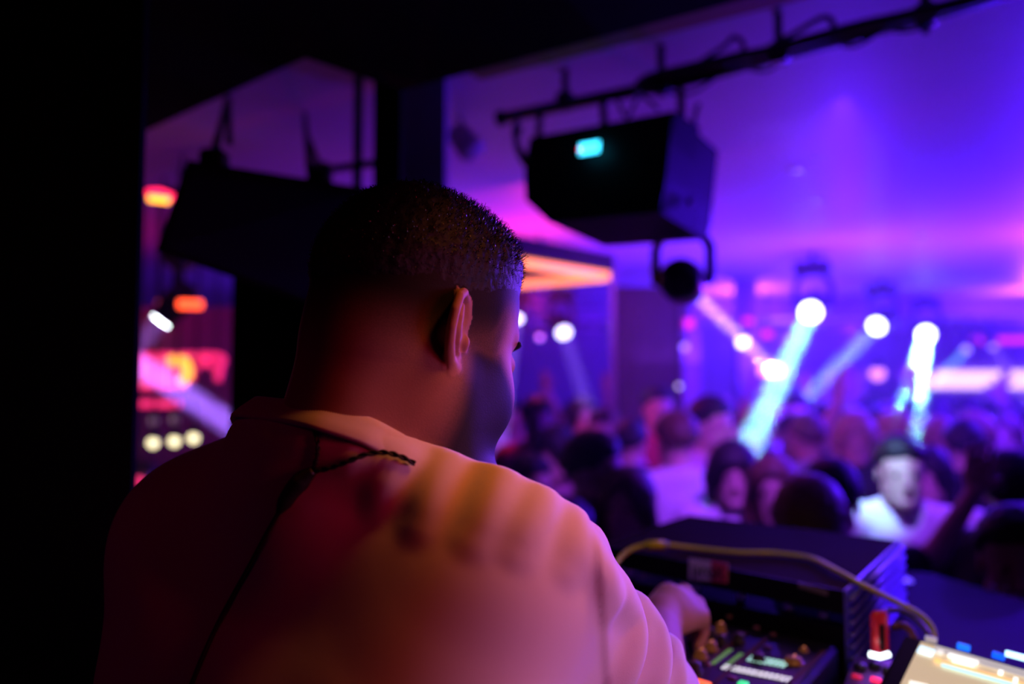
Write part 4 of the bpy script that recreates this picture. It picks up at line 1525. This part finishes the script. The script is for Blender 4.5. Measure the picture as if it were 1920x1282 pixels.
# ---- yellow cable lying over the stand
YC = mat('yellow_cable_rubber', (.80, .85, .02), .5)
hy = lambda x, y, dzz=.006: WZ(x, y, HT + dzz)
yp = [W(1146, 1092, 1.30), W(1150, 1068, 1.33), W(1165, 1043, 1.37), W(1192, 1026, 1.40), W(1232, 1020, 1.40), hy(1300, 1027), hy(1380, 1035), hy(1455, 1037), hy(1520, 1046),
      hy(1570, 1070, .008), W(1620, 1098, 1.17), W(1680, 1128, 1.16), W(1725, 1152, 1.14), W(1748, 1178, 1.12), W(1752, 1200, 1.1)]
yo = empty('yellow_cable', yp[4], 'yellow cable looping over the top of the laptop stand', 'cable')
MB().tube(spline(yp, 8), .0040, 8).build('cable', YC, yo, True)
MB().tube([W(1212, 1022, 1.40), W(1246, 1021, 1.40)], .0078, 10).build('connector', mat('connector_yellow', (.90, .95, .01), .4), yo, True)
MB().tube([W(1246, 1021, 1.40), W(1253, 1021.5, 1.40)], .006, 10).build('sleeve', mat('connector_grey', (.5, .45, .5), .4), yo, True)
yp2 = [W(1652, 1148, 1.12), W(1678, 1143, 1.13), W(1702, 1150, 1.12), W(1725, 1168, 1.10), W(1742, 1190, 1.07), W(1748, 1215, 1.05)]
tag(MB().tube(spline(yp2, 8), .0036, 8).build('grey_cable', mat('olive_cable', (.10, .09, .05), .5), None, True), 'olive grey cable arching from the red usb stick to the player', 'cable')
cable([W(1672, 1176, 1.12), W(1690, 1172, 1.12), W(1706, 1180, 1.1), W(1716, 1200, 1.08)], .005, mat('brown_cable', (.25, .10, .08), .5), 'short brown cable curving behind the red usb stick')

# ---- media player with screen on the right
pA_, pB_, pC_ = W(1728, 1203, 1.00), W(2010, 1282, .90), W(1672, 1345, .90)
ux = (pB_ - pA_); ux /= np.linalg.norm(ux)
uy = (pC_ - pA_); uy -= ux * (uy @ ux); uy /= np.linalg.norm(uy)
un = np.cross(uy, ux); un = un if un[2] > 0 else -un


def scr(px, py, off=0.0):
    o = pA_ + un * off
    r = ray(px, py)
    return CAM + r * (((o - CAM) @ un) / (r @ un))


pl = empty('media_player', (float(pA_[0]) + .1, float(pA_[1]) - .05, DESK), 'black media player with a bright tan screen at the lower right', 'player')
B1, B2 = scr(1698, 1192, -.004), scr(2080, 1300, -.004)
B3, B4 = B2 + uy * .30, B1 + uy * .30
sc0 = [B1, B2, B3, B4]
MB().hexa([dz(p, min(p[2] - .01, DESK + .0)) if False else A_([p[0], p[1], DESK]) for p in (B4, B3, B2, B1)] + [B4, B3, B2, B1]).build('body', M['black'], pl)
PR_ = [scr(1727, 1202), scr(1727, 1202) + ux * .20, scr(1727, 1202) + ux * .20 + uy * .13, scr(1727, 1202) + uy * .13]
plate([PR_[3], PR_[2], PR_[1], PR_[0]], .003, 'screen', mat('screen_tan', (.5, .42, .3), .2, emit=(.60, .46, .30), estr=.95, noise=.3, scale=9), pl)


def sbar(x0, y0, x1, y1, w, col, e, off=.0012, name='screen_bar'):
    a_, b_ = scr(x0, y0, off), scr(x1, y1, off)
    t = (b_ - a_); t /= np.linalg.norm(t)
    s_ = np.cross(un, t) * w / 2
    MB().hexa([a_ - s_, b_ - s_, b_ + s_, a_ + s_, a_ - s_ + un * .0008, b_ - s_ + un * .0008, b_ + s_ + un * .0008, a_ + s_ + un * .0008]).build(
        name, mat('screen_ink', tuple(min(1, c) for c in col), .4, emit=col, estr=e), pl)


sbar(1752, 1215, 1990, 1283, .012, (.55, .52, .50), .8)
sbar(1722, 1216, 1750, 1225, .013, (.55, .82, 1.0), 1.6, .002)
sbar(1757, 1221, 1768, 1224, .008, (.9, .88, .8), 1.0, .002)
sbar(1778, 1228, 1833, 1243, .007, (1, .98, .9), 1.6, .003, 'screen_text')
sbar(1786, 1238, 1826, 1248, .006, (1, .98, .9), 1.6, .003, 'screen_text')
sbar(1752, 1236, 1764, 1240, .007, (1, .62, .2), 1.2, .003)
sbar(1768, 1240, 1990, 1302, .0045, (1, .55, .22), 1.1, .0022)
sbar(1765, 1246, 1990, 1309, .0045, (.45, .95, 1.0), 1.2, .0025)
sbar(1872, 1260, 1880, 1262, .008, (1, 1, .95), 1.8, .003)
sbar(1900, 1274, 1908, 1276, .008, (1, 1, .95), 1.8, .003)
sbar(1705, 1279, 1740, 1287, .006, (1, .95, .8), 1.3, .002)


def top_button(x0, y0, x1, y1, w, col, e, off=.001):
    a_, b_ = scr(x0, y0, off), scr(x1, y1, off)
    MB().tube([a_, b_], w / 2, 8).build('button', mat('button_lit', tuple(min(1, c) for c in col), .4, emit=col, estr=e), pl, True)


top_button(1735, 1196, 1756, 1201, .0075, (.42, .36, .38), .8)
top_button(1795, 1210, 1818, 1216, .008, (.005, .16, 1.0), 1.3)
top_button(1861, 1226, 1883, 1233, .008, (.0, .10, 1.0), 1.3)
top_button(1885, 1224, 1935, 1237, .007, (.55, .95, 1.0), 2.0)

# side player strip with the red usb stick
un2 = WZ(1650, 1260, 1.23)
sp_ = empty('controller', un2, 'violet lit narrow controller between mixer and media player, red leds', 'controller')
a_, b_, c_, d_ = WZ(1602, 1232, 1.225), WZ(1690, 1238, 1.225), WZ(1668, 1330, 1.225), WZ(1565, 1330, 1.225)
MB().hexa([dz(p, DESK) for p in (d_, c_, b_, a_)] + [d_, c_, b_, a_]).build('body', mat('violet_lit_panel', (.10, .04, .16), .25), sp_)  # violet light on the panel is mixed into its base colour
for x, y, e in ((1607, 1269, .5), (1642, 1275, 2.2)):
    MB().tube([WZ(x - 8, y - 2, 1.226), WZ(x + 8, y + 2, 1.226)], .0035, 8).build('led', mat('led_crimson', (.9, .05, .15), .4, emit=(1, .02, .10), estr=e), sp_, True)
for x, y in ((1640, 1252), (1612, 1255), (1665, 1262)):
    MB().lathe(WZ(x, y, 1.225), (0, 0, 1), [(0, .008), (.006, .008), (.008, .006)], 14).build('knob', KND, sp_, True)
usb = empty('usb_stick', WZ(1650, 1234, 1.235), 'red usb stick standing upright above a white glowing slot', 'usb stick')
RU = mat('red_translucent', (.75, .05, .06), .25, trans=.3, emit=(1, .02, .05), estr=.05)
ub, ut = W(1650, 1228, 1.07), W(1649, 1146, 1.10)
ax_ = (ut - ub) / np.linalg.norm(ut - ub)
Ru = Matrix([[1, 0, 0], [0, 1, 0], [0, 0, 1]])
MB().box((ub + ut) / 2, (.024, .011, float(np.linalg.norm(ut - ub))), R=Ru, bevel=.005).build('casing', RU, usb, True)
MB().box((ub + ut) / 2 + A_([0, -.0062, -.004]), (.006, .002, .034), R=Ru).build('slider', M['black'], usb)
MB().tube([W(1630, 1226, 1.062), W(1650, 1231, 1.060), W(1667, 1226, 1.062)], .0036, 10).build('glowing_slot', mat('slot_white', (.9, .9, .9), .4, emit=(.8, .95, 1.0), estr=3.5), usb, True)
light('usb_slot_glow', 'POINT', W(1650, 1222, 1.05), (.9, .4, .6), .012, 0.0)
ob = lamp('indicator_lamp', 1702, 1094, 1.72, .012, mat('violet_led', (.3, .2, 1), .3, emit=(.12, .05, 1.0), estr=2.0), 'small violet indicator lamp on the desk edge right of the laptop stand', None, False)
MB().lathe(W(1702, 1106, 1.72), (0, 0, -1), [(0, .010), (.05, .012), (.06, .016)], 10).build('stem', M['black_metal'], ob)

# ================================================================== THE CROWD
def chain_r(p, pts, r):
    d = None
    for i in range(len(pts) - 1):
        e = sd_cone(p, pts[i], pts[i + 1], r[i], r[i + 1])
        d = e if d is None else smin(d, e, .02)
    return d


def hand_chains(w, dirv, palm_n, curl=.3):
    """five finger chains: w wrist, dirv pointing direction, palm_n palm normal"""
    d = A_(dirv, float) if False else np.array(dirv, float)
    d /= np.linalg.norm(d)
    n = np.array(palm_n, float); n -= d * (n @ d); n /= np.linalg.norm(n)
    s = np.cross(d, n)
    out = []
    for k, (off, L) in enumerate([(.030, .066), (.011, .075), (-.009, .070), (-.027, .055)]):
        a = w + d * .088 + s * off
        b = a + (d + s * off * 3 + n * curl * .5) * L * .5
        c = b + (d + s * off * 3 + n * curl * 1.6) * L * .45
        out.append([a, b, c])
    t0 = w + d * .028 + s * .028
    out.append([t0, t0 + (d * .5 + s * .8) * .045, t0 + (d * .85 + s * .95 + n * .2) * .068])
    return out, d, n, s


class Figure:
    """one dancer in its own space, feet at z = 0, facing -Y, 1.75 m tall"""
    def __init__(f, pose, hairstyle, tag_):
        f.sh = [A_([sx * .175, .0, 1.44]) for sx in (-1, 1)]
        f.pose = pose
        f.arms = []
        f.hands = []
        for i, sx in enumerate((-1, 1)):
            S0 = f.sh[i]
            ps = pose[i]
            if ps == 'down':
                e, w, hd, pn = S0 + A_([sx * .06, .03, -.29]), S0 + A_([sx * .07, -.08, -.52]), (0, -.2, -1), (-sx, 0, 0)
            elif ps == 'up':
                e, w, hd, pn = S0 + A_([sx * .13, -.10, .20]), S0 + A_([sx * .06, -.20, .44]), (0, -.1, 1), (0, -1, 0)
            elif ps == 'reach':
                e, w, hd, pn = S0 + A_([sx * .12, -.08, .05]), S0 + A_([sx * .24, -.12, .25]), (sx * .15, -.05, 1), (0, 1, .1)
            elif ps == 'face':
                e, w, hd, pn = S0 + A_([sx * .08, -.20, -.19]), S0 + A_([-sx * .06, -.29, .04]), (-sx * .6, -.1, 1), (0, 1, .2)
            else:   # bent in front
                e, w, hd, pn = S0 + A_([sx * .10, -.02, -.28]), S0 + A_([-sx * .02, -.24, -.20]), (-sx * .6, -.8, .2), (0, 0, -1)
            f.arms.append((S0, e, w))
            ch, d, n, s = hand_chains(w, hd, pn)
            f.hands.append((ch, d, n, s, w))
        f.hs = hairstyle
        f.H = A_([0, -.030, 1.635])

    def head(f, p):
        q = (p - f.H) * A_([1, -1, 1]) / 1.03
        d = skull_sd(q)
        qa = q.copy(); qa[:, 0] = np.abs(qa[:, 0])
        d = smin(d, sd_ell(q, (0, .040, -.040), (.060, .056, .074)), .03)
        d = smin(d, sd_cone(qa, (.050, .010, -.055), (.010, .085, -.102), .020, .018), .025)
        d = smin(d, sd_cone(qa, (.0, .088, .024), (.040, .076, .030), .010, .009), .012)
        d = smax(d, -sd_ell(qa, (.031, .110, .006), (.018, .020, .012)), .010)
        d = smin(d, sd_ell(qa, (.031, .080, .006), (.015, .014, .012)), .004)
        d = smin(d, sd_cone(q, (0, .096, .010), (0, .117, -.034), .007, .011), .012)
        d = smin(d, sd_cone(qa, (0, .098, -.064), (.020, .091, -.067), .0070, .005), .006)
        d = smin(d, sd_ell(qa, (.078, -.004, .0), (.008, .018, .030)), .006)
        return d * 1.03

    def skin(f, p):
        d = f.head(p)
        d = smin(d, sd_cone(p, f.H + A_([0, .015, -.04]), A_([0, .02, 1.46]), .054, .062), .03)
        d = smin(d, f.torso(p) + .010, .04)
        d = smin(d, f.legs(p) + .008, .03)
        for (S0, e, w), (ch, dd, n, s, w_) in zip(f.arms, f.hands):
            d = smin(d, chain_r(p, [S0, e, w], [.048, .038, .026]), .03)
            d = smin(d, sd_ell(p, w + dd * .052, (.040, .050, .016), np.stack([s, dd, n], 1)), .02)
            h = None
            for i, c in enumerate(ch):
                e_ = sd_poly(p, c, [.0098, .0090, .0075] if i < 4 else [.013, .011, .009])
                h = e_ if h is None else np.minimum(h, e_)
            d = smin(d, h, .012)
        return d

    def torso(f, p):
        d = sd_ell(p, (0, .01, 1.30), (.165, .105, .21))
        d = smin(d, sd_ell(p, (0, .0, 1.06), (.140, .098, .20)), .1)
        d = smin(d, sd_cone(p, f.sh[0], A_([0, .02, 1.48]), .055, .050), .05)
        d = smin(d, sd_cone(p, f.sh[1], A_([0, .02, 1.48]), .055, .050), .05)
        return d

    def legs(f, p):
        d = sd_ell(p, (0, .0, .93), (.155, .110, .13))
        for sx in (-1, 1):
            d = smin(d, sd_poly(p, [A_([sx * .085, 0, .88]), A_([sx * .095, -.01, .48]), A_([sx * .10, .01, .06])], [.085, .056, .040]), .04)
        for sx in (-1, 1):
            d = smin(d, sd_ell(p, (sx * .105, -.05, .035), (.042, .12, .035)), .03)
        return d

    def shirt(f, p):
        d = f.torso(p) - .012
        for S0, e, w in f.arms:
            m = S0 + (e - S0) * .72
            d = smin(d, sd_cone(p, S0, m, .062, .058), .04)
            ax = (e - S0) / np.linalg.norm(e - S0)
            near = sd_cone(p, S0, e, .09, .09) < 0
            d = np.where(near, np.maximum(d, (p - m) @ ax), d)
        d = d + .003 * np.sin(p[:, 2] * 45 + p[:, 0] * 25) * np.sin(p[:, 0] * 20 - p[:, 2] * 11)
        d = np.maximum(d, .90 - p[:, 2])
        d = smax(d, -sd_ell(p, (0, -.03, 1.545), (.075, .085, .060)), .01)
        return d

    def trousers(f, p):
        return np.maximum(f.legs(p) - .010, np.maximum(.08 - p[:, 2], p[:, 2] - 1.0))

    def shoes(f, p):
        d = None
        for sx in (-1, 1):
            e = smin(sd_ell(p, (sx * .105, -.06, .040), (.050, .135, .040)), sd_cone(p, A_([sx * .1, .01, .05]), A_([sx * .1, .01, .10]), .05, .048), .03)
            d = e if d is None else np.minimum(d, e)
        return np.maximum(d, -p[:, 2])

    def hair(f, p):
        q = (p - f.H) * A_([1, -1, 1]) / 1.03
        n1 = .004 * curls(q, 120)
        if f.hs == 'short':
            a = sstep(.000, .05, q[:, 2] - .045 * sstep(.0, .07, q[:, 1]) + .03 * sstep(-.02, -.1, q[:, 1])) * sstep(.100, .080, q[:, 1] + np.maximum(0, .055 - q[:, 2]))
            return skull_sd(q) - (-.006 + .026 * a) - n1
        if f.hs == 'quiff':
            a = sstep(.000, .05, q[:, 2] - .045 * sstep(.0, .07, q[:, 1]) + .03 * sstep(-.02, -.1, q[:, 1])) * sstep(.105, .080, q[:, 1] + np.maximum(0, .055 - q[:, 2]))
            d = skull_sd(q) - (-.006 + .022 * a) - n1
            return smin(d, sd_ell(q, (0, .030, .120), (.070, .070, .036)) - n1 * 2, .02)
        if f.hs == 'long':
            d = skull_sd(q) - .016 - n1
            qa = q.copy(); qa[:, 0] = np.abs(qa[:, 0])
            d = smin(d, sd_poly(qa, [A_([.070, .020, .06]), A_([.088, .012, -.04]), A_([.095, .02, -.16]), A_([.088, .03, -.24])], [.022, .026, .030, .018]) - n1, .03)
            d = smin(d, sd_poly(q, [A_([0, -.06, .05]), A_([0, -.085, -.08]), A_([0, -.075, -.23])], [.07, .075, .05]) - n1, .03)
            face = sd_ell(q, (0, .105, -.025), (.056, .080, .100))
            return smax(d, -face, .008)
        if f.hs == 'bob':
            d = skull_sd(q) - .022 - n1
            qa = q.copy(); qa[:, 0] = np.abs(qa[:, 0])
            d = smin(d, sd_poly(qa, [A_([.060, .015, .07]), A_([.090, .005, .0]), A_([.088, .015, -.085])], [.026, .030, .024]) - n1, .03)
            d = smin(d, sd_ell(q, (0, -.055, -.03), (.085, .055, .075)) - n1, .03)
            face = sd_ell(q, (0, .110, -.030), (.054, .085, .085))
            return smax(d, -face, .008)

    def build(f, name):
        allp = np.concatenate([np.array([S0, e, w, w + dd * .17]) for (S0, e, w), (_, dd, _, _, _) in zip(f.arms, f.hands)])
        lo, hi = allp.min(0), allp.max(0)
        fx, fy, fz = [(-.11, .11, .006)], [(-.17, .10, .006)], [(1.50, 1.80, .006)]
        for (_, dd, _, _, w), ps in zip(f.hands, f.pose):
            if ps in ('up', 'reach', 'face'):
                c = w + dd * .08
                fx.append((c[0] - .075, c[0] + .075, .006)); fy.append((c[1] - .075, c[1] + .075, .006)); fz.append((c[2] - .11, c[2] + .11, .006))
        X = axis_steps(min(-.25, lo[0] - .05), max(.25, hi[0] + .05), .016, fx)
        Y = axis_steps(min(-.21, lo[1] - .05), max(.15, hi[1] + .05), .016, fy)
        Z = axis_steps(-.02, max(1.83, hi[2] + .05), .020, fz)
        r = {}
        r['skin'] = sculpt(f.skin, X, Y, Z, 1)
        cX, cY = axis_steps(-.36, .36, .015), axis_steps(-.24, .22, .015)
        r['t_shirt'] = sculpt(f.shirt, axis_steps(-.48, .48, .015), axis_steps(-.32, .22, .015), axis_steps(.86, 1.75, .015), 1)
        r['trousers'] = sculpt(f.trousers, cX, cY, axis_steps(.04, 1.05, .022), 1)
        r['shoes'] = sculpt(f.shoes, axis_steps(-.2, .2, .014), axis_steps(-.24, .12, .014), axis_steps(-.02, .16, .014), 0)
        r['hair'] = sculpt(f.hair, axis_steps(-.14, .14, .008), axis_steps(-.18, .14, .008), axis_steps(1.34, 1.81, .008), 1)
        for s, nm in ((-1, 'eye_a'), (1, 'eye_b')):
            mb = MB().sphere((s * .032, f.H[1] - .0860, f.H[2] + .0065), .0112, 7)
            r[nm] = (np.array(mb.V), mb.F)
        return r


FIG = {}
for key, pose, hs_ in [('calm', ('down', 'bent'), 'short'), ('wave', ('down', 'up'), 'quiff'), ('both', ('up', 'up'), 'short'), ('drink', ('face', 'down'), 'short'),
                       ('woman', ('bent', 'down'), 'long'), ('bob', ('down', 'down'), 'bob'), ('reach', ('reach', 'down'), 'short')]:
    FIG[key] = Figure(pose, hs_, key).build(key)
MESH = {}


def get_mesh(key, part_, m_):
    k = (key, part_, m_.name)
    if k not in MESH:
        V, F = FIG[key][part_]
        o = link_mesh(part_, V, F, m_, None, True)
        MESH[k] = o.data
        bpy.data.objects.remove(o)
    return MESH[k]


def dancer(px, py_top, d, key, label, skin='skin_a', hair_='hair_black', top_='black_cloth', rz=0.0, lean=0.0, group='dancing crowd', scale=None, eyes=True):
    """py_top: pixel row of the top of the head"""
    T = W(px, py_top, d)
    h = T[2] - DANCE
    s = scale or h / 1.785
    o = bpy.data.objects.new('person', get_mesh(key, 'skin', M[skin]))
    COL.objects.link(o)
    o.location = (T[0], T[1], DANCE)
    o.scale = (s, s, s)
    # face the desk, then turn
    base_ang = math.atan2(T[0], T[1])
    o.rotation_euler = (0, 0, -base_ang + rz)
    tag(o, label, 'person', group)
    for nm, part_, mm in (('hair', 'hair', hair_), ('t_shirt', 't_shirt', top_), ('trousers', 'trousers', 'denim'), ('shoes', 'shoes', 'shoe'), ('eye', 'eye_a', 'eye'), ('eye', 'eye_b', 'eye')):
        if nm == 'eye' and not eyes:
            continue
        c = bpy.data.objects.new(nm, get_mesh(key, part_, M[mm]))
        COL.objects.link(c)
        c.parent = o
    return o


R_ = math.radians
# the ones the photograph shows near the desk
dancer(1098, 808, 2.85, 'calm', 'man in black with short dark hair, turned right, nearest the shoulder', top_='black_cloth', rz=R_(75), skin='skin_a')
dancer(1182, 872, 2.75, 'woman', 'long haired woman between the black haired man and the laptop stand', hair_='hair_brown', top_='black_cloth', rz=R_(-20))
dancer(1370, 826, 3.35, 'bob', 'woman with dark bobbed hair in white top behind the laptop stand', top_='white_cloth', rz=R_(8))
dancer(1272, 770, 3.7, 'calm', 'person in white shirt seen from behind, left of the dark bobbed woman', top_='white_cloth', rz=R_(200), hair_='hair_brown')
dancer(1322, 742, 4.1, 'drink', 'tall person in pink top with hands near the face', top_='pink_cloth', rz=R_(60))
dancer(1512, 893, 2.08, 'calm', 'reddish blond head with its back to us just beyond the laptop stand', hair_='hair_blond', top_='grey_cloth', rz=R_(170), skin='skin_a')
dancer(1555, 862, 2.52, 'reach', 'black haired person behind the reddish blond head stretching out an open hand', rz=R_(176), skin='skin_a')
dancer(1682, 816, 3.15, 'wave' if False else 'calm', 'man in white t-shirt lit bright cyan, facing the desk', top_='white_cloth', rz=R_(12), skin='skin_a')
dancer(1893, 846, 2.55, 'calm', 'big dark head behind the raised hand at the right edge', rz=R_(160), top_='black_cloth')
dancer(1900, 946, 1.95, 'drink', 'person at the right edge with a hand before the mouth', top_='black_cloth', rz=R_(5), skin='skin_b')
dancer(1806, 786, 4.0, 'calm', 'dark haired person in black above the raised hand', rz=R_(180))
dancer(1652, 762, 4.6, 'calm', 'dark head just below the brightest beam', rz=R_(150), top_='grey_cloth')
dancer(1702, 744, 4.9, 'calm', 'dark head where the brightest beam ends', rz=R_(190))
dancer(1230, 722, 5.2, 'calm', 'person in red top before the maroon wall', top_='red_cloth', rz=R_(20))
dancer(1048, 798, 3.9, 'bob', 'pink clothed woman left of the black haired man', top_='pink_cloth', rz=R_(-30), skin='skin_a')
dancer(985, 850, 3.4, 'calm', 'person in grey beside the shoulder seam', top_='grey_cloth', rz=R_(40))
dancer(1005, 742, 4.8, 'calm', 'person in red behind the glass near the cheek', top_='red_cloth', rz=R_(10), skin='skin_b')
dancer(1090, 742, 5.4, 'woman', 'dark haired woman behind the glass under the violet beam', top_='black_cloth', rz=R_(15))
dancer(1135, 765, 4.9, 'calm', 'person in pink at the glass edge', top_='pink_cloth', rz=R_(-15))
dancer(1180, 785, 4.4, 'calm', 'dark haired man in navy black beyond the glass edge', rz=R_(170))
dancer(1448, 850, 3.1, 'woman', 'long haired woman in white between bob haired woman and blond head', top_='white_cloth', rz=R_(0), hair_='hair_brown')
dancer(1492, 738, 6.0, 'calm', 'person in white where the thin pale beam ends', top_='white_cloth', rz=R_(0))
dancer(1745, 838, 3.6, 'bob', 'woman in white right of the cyan lit man', top_='white_cloth', rz=R_(-15))
dancer(1045, 935, 2.35, 'calm', 'black haired person low in front of the man turned right', rz=R_(140), top_='black_cloth')

tops = ['black_cloth', 'white_cloth', 'grey_cloth', 'black_cloth', 'pink_cloth', 'white_cloth']
hairs = ['hair_black', 'hair_black', 'hair_brown', 'hair_black', 'hair_blond']
keys = ['calm', 'bob', 'calm', 'woman', 'drink', 'calm', 'wave', 'calm', 'both']
ORD = ['first', 'second', 'third', 'fourth', 'fifth', 'sixth', 'seventh', 'eighth', 'ninth', 'tenth', 'eleventh', 'twelfth', 'thirteenth', 'fourteenth', 'fifteenth', 'sixteenth', 'seventeenth', 'eighteenth', 'nineteenth', 'twentieth', 'next to last', 'last']
rowname = ['third', 'fourth', 'fifth', 'sixth', 'seventh', 'far', 'farthest']
k = 0
for ri, (d, y0, x0, x1, stp) in enumerate([(4.3, 772, 1520, 1905, 78), (5.2, 760, 1410, 1915, 68), (6.1, 752, 1200, 1915, 62), (7.1, 747, 960, 1915, 56), (8.2, 744, 1160, 1915, 50), (9.6, 741, 1400, 1915, 46), (10.8, 739, 1560, 1915, 44)]):
    x = x0
    while x < x1:
        xx = x + rng.uniform(-12, 12)
        yy = y0 + rng.uniform(-9, 22)
        key = keys[k % len(keys)]
        if rng.uniform() < .15: key = 'wave'
        tp, hr = tops[int(rng.integers(6))], hairs[int(rng.integers(5))]
        rz_ = R_(float(rng.uniform(-60, 60) if rng.uniform() < .65 else rng.uniform(120, 240)))
        wx = (xx - 960) / FPX * d
        if .75 < wx < 1.65 and d > 6.0:
            x += stp
            continue
        cnt = int(round((x - x0) / stp))
        dancer(xx, yy, d + rng.uniform(-.2, .2), key,
               '%s haired dancer in %s, %s, %s from the left in the %s row' % (hr[5:], {'black_cloth': 'black', 'white_cloth': 'white', 'grey_cloth': 'grey', 'pink_cloth': 'pink'}[tp],
                                                          {'calm': 'standing', 'bob': 'bobbed', 'woman': 'long hair', 'drink': 'hand raised', 'wave': 'arm up', 'both': 'arms up'}[key], ORD[cnt], rowname[ri]),
               'skin_a' if rng.uniform() < .7 else 'skin_b', hr, tp, rz_, eyes=False)
        k += 1
        x += stp
for i, (x, y, d) in enumerate([(268, 800, 4.6), (330, 812, 4.3), (395, 805, 4.9)]):
    dancer(x, y + 60, d, 'calm', ['dancer at the left side of the dark gap', 'dancer in the middle of the dark gap', 'dancer at the right side of the dark gap'][i], top_='black_cloth', rz=R_(30 * i))
